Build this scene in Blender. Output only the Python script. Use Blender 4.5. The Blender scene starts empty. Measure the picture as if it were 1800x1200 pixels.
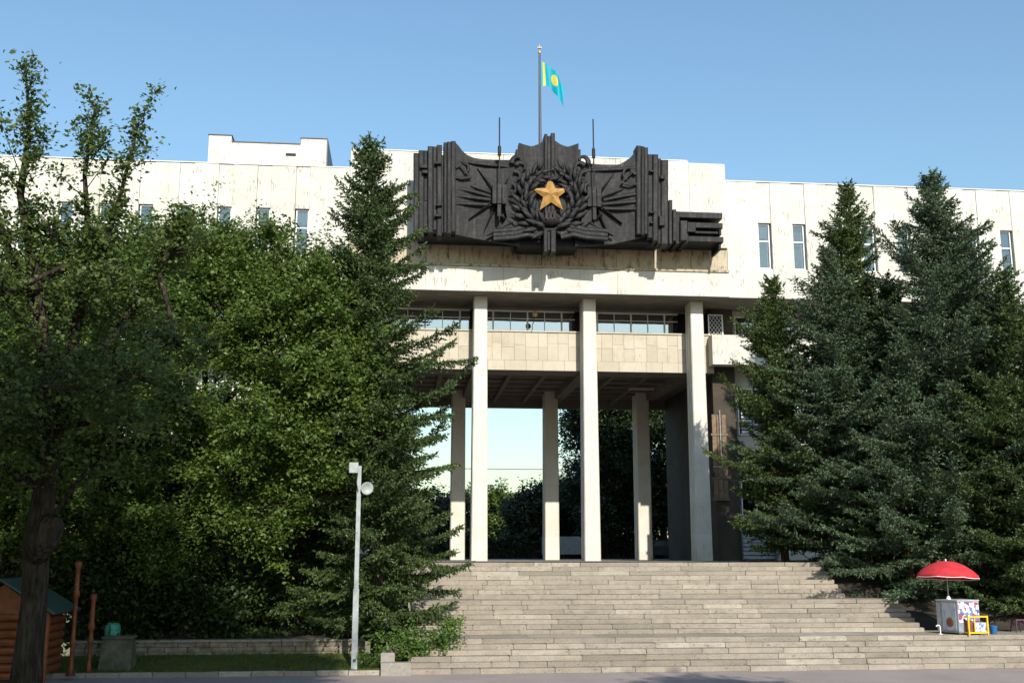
import bpy, math, random
import numpy as np
from mathutils import Vector, Matrix
random.seed(7)
R = math.radians
scene = bpy.context.scene
COL = scene.collection

# ------------------------------------------------------------------ camera
EYE = 3.7
PITCH = math.atan(375 / 1900.0)
YAW = R(5.7)
cam = bpy.data.cameras.new('camera')
cam.sensor_width = 36; cam.lens = 38.0
cam.clip_start = 0.1; cam.clip_end = 6000
camo = bpy.data.objects.new('camera', cam)
COL.objects.link(camo)
camo.location = (0, 0, EYE)
camo.rotation_euler = (math.pi / 2 + PITCH, 0, -YAW)
scene.camera = camo

# ------------------------------------------------------------------ light
SUN_EL, SUN_AZ = R(32.5), R(9.0)          # azimuth: degrees to the right of the facade's normal
world = bpy.data.worlds.new('World'); scene.world = world
world.use_nodes = True
wn = world.node_tree.nodes; wl = world.node_tree.links
for n in list(wn): wn.remove(n)
out = wn.new('ShaderNodeOutputWorld'); bg = wn.new('ShaderNodeBackground')
sky = wn.new('ShaderNodeTexSky'); sky.sky_type = 'NISHITA'; sky.sun_disc = False
sky.sun_elevation = SUN_EL
sky.sun_rotation = math.pi - SUN_AZ
sky.altitude = 800; sky.air_density = 1.8; sky.dust_density = 1.8; sky.ozone_density = 3.6
bg.inputs['Strength'].default_value = 0.128
tint = wn.new('ShaderNodeMix'); tint.data_type = 'RGBA'; tint.blend_type = 'MULTIPLY'; tint.inputs[0].default_value = 1.0; tint.inputs[7].default_value = (.89, 1.0, 1.06, 1)
wl.new(sky.outputs[0], tint.inputs[6]); wl.new(tint.outputs[2], bg.inputs[0]); wl.new(bg.outputs[0], out.inputs[0])
sd = bpy.data.lights.new('sun', 'SUN'); sd.energy = 4.6; sd.angle = R(0.53); sd.color = (1.0, 0.945, 0.84)
so = bpy.data.objects.new('sun', sd); COL.objects.link(so)
sdir = Vector((math.sin(SUN_AZ) * math.cos(SUN_EL), -math.cos(SUN_AZ) * math.cos(SUN_EL), math.sin(SUN_EL)))
so.rotation_euler = sdir.to_track_quat('Z', 'Y').to_euler()
so.location = (20, -30, 60)
scene.view_settings.view_transform = 'Standard'; scene.view_settings.look = 'None'
scene.view_settings.exposure = 0.35; scene.view_settings.gamma = 1
scene.render.engine = 'CYCLES'

# ------------------------------------------------------------------ helpers
def tag(o, label=None, cat=None, group=None, kind=None):
    if label: o['label'] = label
    if cat: o['category'] = cat
    if group: o['group'] = group
    if kind: o['kind'] = kind
    return o
def empty(name, loc=(0, 0, 0), rz=0):
    o = bpy.data.objects.new(name, None); COL.objects.link(o)
    o.location = loc; o.rotation_euler[2] = rz; o.empty_display_size = 0.3
    return o
def link(name, me, mat=None, parent=None, loc=None, rot=None, scale=None):
    o = bpy.data.objects.new(name, me); COL.objects.link(o)
    if mat is not None and len(me.materials) == 0: me.materials.append(mat)
    if parent: o.parent = parent
    if loc is not None: o.location = loc
    if rot is not None: o.rotation_euler = rot
    if scale is not None: o.scale = scale
    return o
class MB:
    def __init__(s): s.v = []; s.f = []; s.sm = False
    def add(s, vs, fs):
        b = len(s.v); s.v += [tuple(v) for v in vs]; s.f += [tuple(i + b for i in f) for f in fs]; return s
    def box(s, x0, x1, y0, y1, z0, z1):
        return s.add([(x0,y0,z0),(x1,y0,z0),(x1,y1,z0),(x0,y1,z0),(x0,y0,z1),(x1,y0,z1),(x1,y1,z1),(x0,y1,z1)],
                     [(0,3,2,1),(4,5,6,7),(0,1,5,4),(1,2,6,5),(2,3,7,6),(3,0,4,7)])
    def prism(s, poly, y0, y1):               # polygon in (x,z), counter-clockwise seen from -Y, extruded along Y
        n = len(poly)
        vs = [(x, y0, z) for x, z in poly] + [(x, y1, z) for x, z in poly]
        fs = [tuple(range(n)), tuple(range(2*n-1, n-1, -1))]
        fs += [((i+1) % n, i, n+i, n+(i+1) % n) for i in range(n)]
        return s.add(vs, fs)
    def loft(s, rings, cap=True):
        n = len(rings[0]); vs = []; fs = []
        for r in rings: vs += r
        for k in range(len(rings)-1):
            for i in range(n):
                j = (i+1) % n
                fs.append((k*n+i, k*n+j, (k+1)*n+j, (k+1)*n+i))
        if cap:
            fs.append(tuple(range(n-1, -1, -1))); fs.append(tuple((len(rings)-1)*n+i for i in range(n)))
        return s.add(vs, fs)
    def tube(s, pts, rad, n=8, cap=True, flat=None):
        pts = [Vector(p) for p in pts]
        if not hasattr(rad, '__len__'): rad = [rad]*len(pts)
        rings = []; prev = None
        for i, p in enumerate(pts):
            d = (pts[min(i+1, len(pts)-1)] - pts[max(i-1, 0)])
            if d.length < 1e-9: d = Vector((0, 0, 1))
            d.normalize()
            up = prev if prev is not None else (Vector((0, 0, 1)) if abs(d.z) < .9 else Vector((1, 0, 0)))
            a = (up - d*up.dot(d))
            if a.length < 1e-6: a = d.orthogonal()
            a.normalize(); b = d.cross(a); prev = a
            rings.append([tuple(p + (a*math.cos(t) + b*math.sin(t))*rad[i]) for t in [2*math.pi*k/n for k in range(n)]])
        return s.loft(rings, cap)
    def lathe(s, prof, n=16, c=(0, 0, 0)):
        rings = [[(c[0]+r*math.cos(2*math.pi*k/n), c[1]+r*math.sin(2*math.pi*k/n), c[2]+z) for k in range(n)] for r, z in prof]
        return s.loft(rings)
    def mesh(s, name, smooth=False):
        me = bpy.data.meshes.new(name); me.from_pydata(s.v, [], s.f); me.update()
        if smooth:
            for p in me.polygons: p.use_smooth = True
        return me
    def build(s, name, mat, parent=None, smooth=False, loc=None, rot=None):
        return link(name, s.mesh(name, smooth), mat, parent, loc, rot)
def np_mesh(name, V, F):
    V = np.ascontiguousarray(V, dtype=np.float32); F = np.ascontiguousarray(F, dtype=np.int32)
    k = F.shape[1]; me = bpy.data.meshes.new(name)
    me.vertices.add(len(V)); me.vertices.foreach_set('co', V.ravel())
    me.loops.add(F.size); me.loops.foreach_set('vertex_index', F.ravel())
    me.polygons.add(len(F)); me.polygons.foreach_set('loop_start', np.arange(0, F.size, k, dtype=np.int32))
    me.polygons.foreach_set('loop_total', np.full(len(F), k, dtype=np.int32))
    me.update(calc_edges=True); me.validate()
    return me
def box(name, x0, x1, y0, y1, z0, z1, mat, parent=None):
    return MB().box(x0, x1, y0, y1, z0, z1).build(name, mat, parent)

# ------------------------------------------------------------------ materials
class NT:
    def __init__(s, name):
        s.m = bpy.data.materials.new(name); s.m.use_nodes = True
        s.t = s.m.node_tree; s.n = s.t.nodes; s.l = s.t.links
        for x in list(s.n): s.n.remove(x)
        s.out = s.n.new('ShaderNodeOutputMaterial')
    def node(s, t, **kw):
        x = s.n.new(t)
        for k, v in kw.items():
            if k.startswith('i_'): x.inputs[k[2:].replace('_', ' ')].default_value = v
            else: setattr(x, k, v)
        return x
    def lk(s, a, b): s.l.new(a, b)
    def ramp(s, fac, stops):
        r = s.n.new('ShaderNodeValToRGB'); e = r.color_ramp.elements
        e[0].position, e[0].color = stops[0][0], stops[0][1]
        e[1].position, e[1].color = stops[-1][0], stops[-1][1]
        for p, c in stops[1:-1]:
            q = e.new(p); q.color = c
        s.lk(fac, r.inputs[0]); return r.outputs[0]
    def mix(s, fac, a, b, mode='MIX'):
        m = s.n.new('ShaderNodeMix'); m.data_type = 'RGBA'; m.blend_type = mode
        for sock, val in ((m.inputs[0], fac), (m.inputs[6], a), (m.inputs[7], b)):
            if hasattr(val, 'is_output'): s.lk(val, sock)
            else: sock.default_value = val
        return m.outputs[2]
    def pos(s, scale=(1, 1, 1), obj=False):
        if obj:
            g = s.n.new('ShaderNodeTexCoord').outputs['Object']
        else:
            g = s.n.new('ShaderNodeNewGeometry').outputs['Position']
        mp = s.n.new('ShaderNodeMapping'); mp.inputs['Scale'].default_value = scale
        s.lk(g, mp.inputs['Vector']); return mp.outputs[0]
    def noise(s, vec, scale, detail=4, rough=.55):
        x = s.n.new('ShaderNodeTexNoise'); x.inputs['Scale'].default_value = scale
        x.inputs['Detail'].default_value = detail; x.inputs['Roughness'].default_value = rough
        s.lk(vec, x.inputs['Vector']); return x.outputs[0]
    def bump(s, h, strength=.3, dist=.02):
        b = s.n.new('ShaderNodeBump'); b.inputs['Strength'].default_value = strength; b.inputs['Distance'].default_value = dist
        s.lk(h, b.inputs['Height']); return b.outputs[0]
    def bsdf(s, col, rough=.7, metal=0, normal=None, spec=.5):
        p = s.n.new('ShaderNodeBsdfPrincipled')
        if hasattr(col, 'is_output'): s.lk(col, p.inputs['Base Color'])
        else: p.inputs['Base Color'].default_value = col
        if hasattr(rough, 'is_output'): s.lk(rough, p.inputs['Roughness'])
        else: p.inputs['Roughness'].default_value = rough
        p.inputs['Metallic'].default_value = metal; p.inputs['Specular IOR Level'].default_value = spec
        if normal is not None: s.lk(normal, p.inputs['Normal'])
        s.lk(p.outputs[0], s.out.inputs[0]); return p
def c4(r, g, b): return (r, g, b, 1)
def plain(name, col, rough=.6, metal=0, var=.15, scale=6, spec=.5):
    t = NT(name); v = t.pos(); n = t.noise(v, scale, 5)
    a = t.ramp(n, [(.3, c4(*[x*(1-var) for x in col])), (.7, c4(*[min(1, x*(1+var)) for x in col]))])
    t.bsdf(a, rough, metal, t.bump(n, .15, .01), spec); return t.m
def marble_mat(name, base, stain, streak_amt=.5, slab=(0.62, 1.25), tone=.06, objvar=.0, streak_scale=1.0, lo=.52, hi=.66):
    t = NT(name); g = t.pos()
    sx = t.node('ShaderNodeSeparateXYZ'); t.lk(g, sx.inputs[0])
    ad = t.node('ShaderNodeMath', operation='ADD'); t.lk(sx.outputs[0], ad.inputs[0]); t.lk(sx.outputs[1], ad.inputs[1])
    cx = t.node('ShaderNodeCombineXYZ'); t.lk(ad.outputs[0], cx.inputs[0]); t.lk(sx.outputs[2], cx.inputs[1])
    br = t.node('ShaderNodeTexBrick'); br.offset = .35
    t.lk(cx.outputs[0], br.inputs['Vector'])
    br.inputs['Scale'].default_value = 1; br.inputs['Brick Width'].default_value = slab[0]; br.inputs['Row Height'].default_value = slab[1]
    br.inputs['Mortar Size'].default_value = .006; br.inputs['Bias'].default_value = 0
    br.inputs['Color1'].default_value = c4(*[x*(1-tone) for x in base]); br.inputs['Color2'].default_value = c4(*[min(1, x*(1+tone)) for x in base])
    br.inputs['Mortar'].default_value = c4(*[x*.84 for x in base])
    blot = t.noise(g, .9, 6, .65)
    col = t.mix(t.ramp(blot, [(.42, c4(0, 0, 0)), (.70, c4(.8, .8, .8))]), br.outputs[0], c4(*[x*y for x, y in zip(base, (.86, .84, .78))]))
    # vertical dirty streaks, thin in x and long in z, gated by a coarse mask
    st = t.noise(t.pos((8*streak_scale, 8*streak_scale, .9)), 1, 6, .7)
    mask = t.noise(t.pos((1.1, 1.1, 1.6)), 1, 4, .6)
    mm = t.node('ShaderNodeMath', operation='MULTIPLY')
    t.lk(t.ramp(st, [(.50, c4(0, 0, 0)), (.66, c4(1, 1, 1))]), mm.inputs[0])
    t.lk(t.ramp(mask, [(lo, c4(0, 0, 0)), (hi, c4(streak_amt, streak_amt, streak_amt))]), mm.inputs[1])
    col = t.mix(mm.outputs[0], col, c4(*stain))
    sc = t.noise(t.pos((16, 16, 2.2)), 1, 3, .6); smk = t.noise(t.pos((.55, .55, .9)), 1.7, 5, .65)
    m2 = t.node('ShaderNodeMath', operation='MULTIPLY'); t.lk(t.ramp(sc, [(.52, c4(0, 0, 0)), (.62, c4(1, 1, 1))]), m2.inputs[0]); t.lk(t.ramp(smk, [(.52, c4(0, 0, 0)), (.62, c4(streak_amt, streak_amt, streak_amt))]), m2.inputs[1])
    col = t.mix(m2.outputs[0], col, c4(*[x*1.1 for x in stain]))
    if objvar:
        oi = t.node('ShaderNodeObjectInfo')
        col = t.mix(1.0, col, t.ramp(oi.outputs['Random'], [(0, c4(1-objvar, 1-objvar*1.15, 1-objvar*1.4)), (1, c4(1, 1, 1))]), 'MULTIPLY')
    fine = t.noise(g, 25, 4)
    t.bsdf(col, .62, 0, t.bump(fine, .12, .01), .35); return t.m
M = {}
M['marble'] = marble_mat('white_marble', (.585, .57, .522), (.20, .185, .16), .85, objvar=.08, tone=.06)
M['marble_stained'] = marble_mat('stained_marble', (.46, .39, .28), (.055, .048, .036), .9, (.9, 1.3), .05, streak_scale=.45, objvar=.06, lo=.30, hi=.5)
M['slab'] = marble_mat('gallery_slabs', (.50, .45, .365), (.22, .18, .13), .4, (40, 40), 0, objvar=.13)
M['column'] = marble_mat('column_stone', (.63, .59, .515), (.25, .23, .19), .4, (40, 1.6), .05)
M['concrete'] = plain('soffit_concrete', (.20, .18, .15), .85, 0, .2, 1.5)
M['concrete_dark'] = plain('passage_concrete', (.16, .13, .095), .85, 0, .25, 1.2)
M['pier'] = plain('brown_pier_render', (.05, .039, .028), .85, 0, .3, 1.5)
M['flash'] = plain('dark_flashing', (.06, .06, .07), .5, .3)
def metal_relief():
    t = NT('blackened_metal'); g = t.pos(); n = t.noise(g, 3.5, 7, .65); st = t.noise(t.pos((6, 6, .6)), 1, 5)
    c = t.ramp(n, [(.32, c4(.005, .005, .006)), (.62, c4(.014, .0135, .0145)), (.85, c4(.032, .030, .030))])
    c = t.mix(t.ramp(st, [(.52, c4(0, 0, 0)), (.74, c4(.55, .55, .55))]), c, c4(.06, .057, .054))
    t.bsdf(c, t.ramp(n, [(.3, c4(.5, .5, .5)), (.8, c4(.8, .8, .8))]), 0, t.bump(n, .6, .05), .28); return t.m
M['relief'] = metal_relief()
M['gold'] = plain('gilded_metal', (.34, .18, .045), .5, .25, .4, 3)
M['brass'] = plain('pale_brass', (.42, .30, .12), .5, .4)
M['white_frame'] = plain('white_frame', (.74, .74, .73), .45, 0, .06)
M['blind'] = plain('white_blind', (.72, .71, .68), .7, 0, .05)
M['room'] = plain('dark_room', (.035, .03, .028), .9, 0, .2)
M['curtain'] = plain('red_curtain', (.16, .035, .022), .8, 0, .3)
def glass_mat(name, refl, tint):
    t = NT(name); g = t.node('ShaderNodeBsdfGlossy'); g.inputs['Roughness'].default_value = .02
    g.inputs['Color'].default_value = c4(.86, .92, .97)
    n = t.noise(t.pos(), .7, 2); t.lk(t.bump(n, .06, .05), g.inputs['Normal'])
    tr = t.node('ShaderNodeBsdfTransparent'); tr.inputs[0].default_value = c4(*tint)
    mx = t.node('ShaderNodeMixShader'); mx.inputs[0].default_value = refl
    t.lk(tr.outputs[0], mx.inputs[1]); t.lk(g.outputs[0], mx.inputs[2]); t.lk(mx.outputs[0], t.out.inputs[0]); return t.m
M['glass'] = glass_mat('window_glass', .16, (.5, .56, .58)); M['glass_gallery'] = glass_mat('gallery_glass', .36, (.5, .55, .55))
def stone_steps():
    t = NT('step_stone'); g = t.pos(); oi = t.node('ShaderNodeObjectInfo')
    base = t.ramp(oi.outputs['Random'], [(0, c4(.163, .134, .104)), (.3, c4(.238, .199, .158)), (.75, c4(.282, .236, .188)), (1, c4(.375, .325, .265))])
    n = t.noise(g, 2.2, 7, .7); base = t.mix(t.ramp(n, [(.42, c4(0, 0, 0)), (.72, c4(.75, .75, .75))]), base, c4(.125, .107, .085))
    sp = t.noise(t.pos((5, 5, 9)), 1.6, 3, .5); base = t.mix(t.ramp(sp, [(.60, c4(0, 0, 0)), (.70, c4(.85, .85, .85))]), base, c4(.06, .052, .042)); wp_ = t.noise(t.pos((.25, .5, 1)), 1, 4, .6); base = t.mix(t.ramp(wp_, [(.45, c4(0, 0, 0)), (.7, c4(.35, .35, .35))]), base, c4(.42, .36, .29))
    f = t.noise(g, 40, 4); base = t.mix(.22, base, t.ramp(f, [(.3, c4(.12, .11, .09)), (.7, c4(.62, .57, .48))]))
    t.bsdf(base, .85, 0, t.bump(f, .3, .01), .25); return t.m
M['steps'] = stone_steps()
M['joint'] = plain('dark_joint', (.085, .075, .06), .95, 0, .3)
def asphalt():
    t = NT('plaza_asphalt'); g = t.pos(); n = t.noise(g, .5, 6, .6); f = t.noise(g, 60, 3)
    c = t.ramp(n, [(.3, c4(.27, .218, .203)), (.7, c4(.35, .29, .27))]); c = t.mix(.25, c, t.ramp(f, [(.3, c4(.07, .065, .06)), (.7, c4(.36, .33, .31))]))
    t.bsdf(c, .9, 0, t.bump(f, .3, .01), .25); return t.m
M['asphalt'] = asphalt()
M['soil'] = plain('bare_soil', (.032, .026, .018), .95, 0, .6, 1.6)
M['turf'] = plain('turf_soil', (.06, .072, .028), .95, 0, .5, 3)
M['terrace'] = plain('terrace_paving', (.17, .155, .135), .9, 0, .2, 1)
M['wallstone'] = plain('rubble_stone', (.20, .172, .13), .9, 0, .5, 4)
M['stone_shaded'] = plain('shade_darkened_stone', (.085, .08, .055), .95, 0, .5, 3)  # darker rubble stone with the trees' shade painted into its colour, not moss
M['grey_stone'] = plain('grey_granite', (.25, .225, .20), .8, 0, .18, 9)
def leaf_mat(name, dark, mid, light, trans=.35, gloss=.45):
    t = NT(name); g = t.node('ShaderNodeNewGeometry')
    c = t.ramp(g.outputs['Random Per Island'], [(0, c4(*dark)), (.55, c4(*mid)), (1, c4(*light))])
    n = t.noise(t.pos(), .55, 3); c = t.mix(t.ramp(n, [(.35, c4(0, 0, 0)), (.7, c4(.5, .5, .5))]), c, c4(*[x*1.25 for x in light]))
    p = t.node('ShaderNodeBsdfPrincipled'); t.lk(c, p.inputs['Base Color']); p.inputs['Roughness'].default_value = gloss; p.inputs['Specular IOR Level'].default_value = .35
    tr = t.node('ShaderNodeBsdfTranslucent'); t.lk(c, tr.inputs[0])
    mx = t.node('ShaderNodeMixShader'); mx.inputs[0].default_value = trans
    t.lk(p.outputs[0], mx.inputs[1]); t.lk(tr.outputs[0], mx.inputs[2]); t.lk(mx.outputs[0], t.out.inputs[0]); return t.m
M['oak'] = leaf_mat('oak_leaves', (.040, .074, .020), (.078, .126, .030), (.145, .188, .05), .42)
M['elm'] = leaf_mat('elm_leaves', (.032, .070, .014), (.074, .136, .024), (.155, .215, .045), .42)
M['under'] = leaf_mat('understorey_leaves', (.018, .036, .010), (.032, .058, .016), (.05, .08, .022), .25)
M['shrub'] = leaf_mat('shrub_leaves', (.045, .095, .016), (.075, .15, .024), (.12, .20, .035))
M['far'] = leaf_mat('far_leaves', (.022, .035, .012), (.035, .055, .02), (.055, .08, .03), .2)
M['spruce'] = leaf_mat('spruce_needles', (.022, .044, .014), (.042, .074, .021), (.078, .115, .032), .12, .5)
M['spruce_olive'] = leaf_mat('olive_spruce_needles', (.026, .048, .012), (.048, .082, .018), (.085, .118, .03), .12, .5)
M['spruce_blue'] = leaf_mat('blue_spruce_needles', (.026, .050, .022), (.056, .092, .044), (.10, .145, .078), .12, .5)
M['grass'] = leaf_mat('grass_blades', (.05, .085, .018), (.08, .13, .025), (.12, .17, .035))
def bark_mat(name, a, b):
    t = NT(name); v = t.pos((5, 5, 1.1)); n = t.noise(v, 1.6, 6, .65); w = t.node('ShaderNodeTexVoronoi'); w.inputs['Scale'].default_value = 2.2
    t.lk(v, w.inputs['Vector']); c = t.ramp(n, [(.35, c4(*a)), (.7, c4(*b))]); c = t.mix(t.ramp(w.outputs[0], [(.0, c4(.6, .6, .6)), (.25, c4(0, 0, 0))]), c, c4(*[x*.4 for x in a]))
    t.bsdf(c, .95, 0, t.bump(w.outputs[0], 1.0, .12), .15); return t.m
M['bark'] = bark_mat('grey_bark', (.022, .018, .013), (.072, .058, .043))
M['bark_red'] = bark_mat('spruce_bark', (.05, .035, .025), (.12, .085, .06))
M['wood'] = plain('orange_wood', (.19, .055, .015), .6, 0, .35, 5)
M['wood_dark'] = plain('dark_wood', (.10, .035, .015), .7, 0, .35, 5)
M['wood_brown'] = plain('brown_boards', (.17, .115, .07), .75, 0, .35, 5)
M['green_roof'] = plain('green_roof_sheet', (.035, .075, .055), .6, .0)
M['white_paint'] = plain('white_paint', (.30, .325, .33), .55, 0, .22, 6)
M['grey_metal'] = plain('grey_metal', (.30, .33, .36), .5, .2, .2, 8)
M['dark_metal'] = plain('dark_metal', (.045, .045, .05), .5, .4)
M['yellow_wall'] = plain('yellow_plaster', (.72, .50, .20), .85, 0, .1, 2)
M['red_cloth'] = plain('red_cloth', (.47, .022, .032), .85, 0, .22, 4)
M['white_trim'] = plain('white_trim', (.75, .70, .68), .7, 0, .1)
M['yellow'] = plain('yellow_plastic', (.75, .46, .02), .4, 0, .08)
M['teal'] = plain('teal_plastic', (.06, .34, .25), .45, 0, .2, 4)
M['blue'] = plain('blue_plastic', (.03, .16, .42), .4, 0, .1)
M['purple'] = plain('purple_plastic', (.06, .012, .045), .6, 0, .1)
M['tyre'] = plain('black_rubber', (.02, .02, .02), .8)
M['slat'] = plain('pale_slats', (.36, .39, .40), .7, 0, .15, 3)
def poster(name, cols, scale, obj=True):
    t = NT(name); v = t.pos((1, 1, 1), True); w = t.node('ShaderNodeTexVoronoi'); w.inputs['Scale'].default_value = scale; t.lk(v, w.inputs['Vector'])
    sx = t.node('ShaderNodeSeparateColor'); t.lk(w.outputs['Color'], sx.inputs[0])
    r = t.ramp(sx.outputs[0], [(i/(len(cols)-1), c4(*c)) for i, c in enumerate(cols)])
    for e in t.n:
        if e.bl_idname == 'ShaderNodeValToRGB': e.color_ramp.interpolation = 'CONSTANT'
    t.bsdf(r, .35); return t.m
M['poster_light'] = poster('poster_light', [(.62, .63, .68), (.7, .7, .72), (.16, .2, .34), (.6, .62, .68), (.09, .12, .22), (.68, .68, .7), (.40, .06, .12), (.55, .5, .3)], 8)
M['poster_grey'] = poster('poster_grey', [(.30, .33, .38), (.34, .38, .42), (.26, .28, .36), (.36, .38, .4)], 5)
M['papers'] = poster('papers', [(.75, .76, .8), (.12, .16, .4), (.7, .7, .75), (.35, .4, .6), (.8, .8, .8)], 14)
def flag_mat():
    t = NT('flag_cloth'); uv = t.node('ShaderNodeTexCoord').outputs['UV']; sx = t.node('ShaderNodeSeparateXYZ'); t.lk(uv, sx.inputs[0])
    blue = c4(.0, .40, .52); yel = c4(.80, .62, .09)
    # yellow disc with rays in the middle, ornament band near the hoist
    def m(op, a, b):
        x = t.node('ShaderNodeMath', operation=op)
        for i, q in enumerate((a, b)):
            if hasattr(q, 'is_output'): t.lk(q, x.inputs[i])
            else: x.inputs[i].default_value = q
        return x.outputs[0]
    dx = m('MULTIPLY', m('SUBTRACT', sx.outputs[0], .52), 2.0); dy = m('SUBTRACT', sx.outputs[1], .55)
    d = m('SQRT', m('ADD', m('MULTIPLY', dx, dx), m('MULTIPLY', dy, dy)), 0)
    disc = m('LESS_THAN', d, .24)
    orn = m('MULTIPLY', m('GREATER_THAN', sx.outputs[0], .05), m('LESS_THAN', sx.outputs[0], .14))
    c = t.mix(m('MAXIMUM', disc, orn), blue, yel)
    p = t.node('ShaderNodeBsdfPrincipled'); t.lk(c, p.inputs['Base Color']); p.inputs['Roughness'].default_value = .6
    tr = t.node('ShaderNodeBsdfTranslucent'); t.lk(c, tr.inputs[0]); mx = t.node('ShaderNodeMixShader'); mx.inputs[0].default_value = .35
    t.lk(p.outputs[0], mx.inputs[1]); t.lk(tr.outputs[0], mx.inputs[2]); t.lk(mx.outputs[0], t.out.inputs[0]); return t.m
M['flag'] = flag_mat()

# ================================================================== GROUND
Z1, Z2, Z3 = 0.96, 2.045, 3.405           # levels of the two landings and of the terrace
Y1, Y2, Y3 = 35.6, 39.0, 42.2             # feet of the three flights
T = 0.33
def sheet(name, x0, x1, y0, y1, fz, mat, nx=60, ny=30, jit=0.0, seed=0):
    rs = np.random.RandomState(seed)
    X, Y = np.meshgrid(np.linspace(x0, x1, nx), np.linspace(y0, y1, ny))
    Zz = np.vectorize(fz)(X, Y) + rs.uniform(-jit, jit, X.shape)
    V = np.stack([X.ravel(), Y.ravel(), Zz.ravel()], 1)
    i = np.arange(nx*ny).reshape(ny, nx)
    F = np.stack([i[:-1, :-1].ravel(), i[:-1, 1:].ravel(), i[1:, 1:].ravel(), i[1:, :-1].ravel()], 1)
    me = np_mesh(name, V, F)
    for p in me.polygons: p.use_smooth = True
    o = link(name, me, mat); tag(o, kind='structure'); return o
pl = MB().box(-400, 400, -150, 36.5, -1.0, 0.0).build('plaza', M['asphalt']); tag(pl, kind='structure')
tr_ = MB().box(-2500, 2500, 50.0, 4000, 2.0, Z3).build('terrace', M['terrace']); tag(tr_, kind='structure')
def f_lawn(x, y):
    if y < 39.05: return .12 + (y-35.9)/3.1*.26
    if y < 44.0: return .78 + (y-39.1)/4.9*.42
    return 1.62 + max(0, min(1, (y-44.1)/6))*1.80
sheet('lawn', -70, 0.28, 35.92, 39.0, f_lawn, M['turf'], 120, 12, .015, 1)
sheet('planted_bank', -70, 0.28, 39.12, 43.95, f_lawn, M['soil'], 120, 16, .03, 2)
sheet('upper_bank', -70, 0.28, 44.12, 50.6, f_lawn, M['soil'], 120, 16, .04, 3)
def f_bed(x, y):
    a = max(0, min(1, (y-39.6)/6.0)); return .98 + a*2.45
sheet('planting_strip', 15.72, 17.45, 45.62, 50.6, lambda x, y: Z3+.02, M['soil'], 12, 20, .02, 5)
sheet('planting_bed', 17.3, 80, 39.1, 50.6, f_bed, M['soil'], 100, 30, .05, 4)
up = MB().box(0.2, 17.6, Y3+7*T+.3, 50.2, 2.5, Z3-.005).build('upper_landing', M['terrace']); tag(up, kind='structure')

# ================================================================== STAIRCASE
stair = empty('stone_staircase', (8, 35.6, 0))
tag(stair, 'wide flight of weathered tan stone steps climbing to the portal', 'staircase')
FL = [(Y1, 0.0, 6, .16, 0.34, 26.0), (Y2, Z1, 7, .155, 0.34, 19.0), (Y3, Z2, 8, .17, 0.34, 17.4)]
cache = {}
rs = random.Random(3)
def block_mesh(L, D, Hh):
    key = (round(L, 2), round(D, 2), round(Hh, 3))
    if key in cache: return cache[key]
    m = MB(); ch = .024; q = random.Random(hash(key))
    def ring(z, ins):
        return [(-L/2+ins+q.uniform(0, .006), -D/2+ins*1.3+q.uniform(0, .008), z), (L*.1*q.uniform(-1, 1), -D/2+ins*1.3+q.uniform(0, .022), z), (L/2-ins-q.uniform(0, .006), -D/2+ins*1.3+q.uniform(0, .008), z), (L/2-ins, D/2, z), (-L/2+ins, D/2, z)]
    m.loft([ring(0, .002), ring(Hh-ch, 0), ring(Hh, ch)])
    cache[key] = m.mesh('step_block'); return cache[key]
for (y0, z0, n, rh, xa, xb) in FL:
    for i in range(n):
        last = (i == n-1)
        D = T + .06 if not last else .5
        yf = y0 + i*T; x = xa - rs.uniform(0, .25); xa_ = xa
        x = xa
        while x < xb - .05:
            L = rs.choice([.9, 1.1, 1.3, 1.5, 1.7, 1.9, 2.1, 2.4])
            if x + L > xb - .5: L = round(xb - x, 2)
            me = block_mesh(L-.008, D, rh-.007)
            o = link('step_block', me, M['steps'], stair, (x+L/2-8, yf+D/2+rs.uniform(-.022, .016)-35.6, z0+i*rh+.004+rs.uniform(-.006, .003)), (0, rs.uniform(-.004, .004), rs.uniform(-.007, .007)))
            x += L
    m = MB()
    for i in range(n):
        m.box(xa+.02, xb-.02, y0+i*T+.05, y0+n*T+.4, z0+i*rh-.3 if i == 0 else z0+i*rh-.003, z0+(i+1)*rh-.014)
    core = m.build('stair_core', M['joint'], stair, loc=(-8, -35.6, 0))
for (x0, x1, ya, yb, z) in ((.34, 26, Y1+5*T+.5, Y2+.06, Z1), (.34, 19, Y2+6*T+.5, Y3+.06, Z2), (.34, 17.4, Y3+7*T+.5, 45.6, Z3), (.34, 15.7, 45.61, 50.3, Z3)):
    x = x0
    while x < x1-.1:
        L = min(rs.choice([1.6, 2.0, 2.4]), x1-x)
        o = MB().box(x-8+.006, x+L-8-.006, ya-35.6+.006, yb-35.6, z-.12, z-.005).build('landing_slab', M['steps'], stair)
        x += L
# low block at the foot of the steps
pb = empty('granite_block', (-.12, 35.55, 0)); tag(pb, 'squat grey granite block at the foot of the steps beside the shrub', 'block')
m = MB(); rr = lambda a, b, c, z: [(-a, -b, z), (a, -b, z), (a, c, z), (-a, c, z)]
m.loft([rr(.47, .22, .25, 0), rr(.47, .22, .25, .36), rr(.45, .2, .23, .385)]); m.build('base', M['grey_stone'], pb)
m = MB(); m.loft([rr(.22, -.3, .6, 0.1), rr(.22, -.3, .6, .62), rr(.2, -.32, .58, .645)]); m.build('upper_stone', M['grey_stone'], pb, loc=(-.27, 0, 0))

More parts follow.
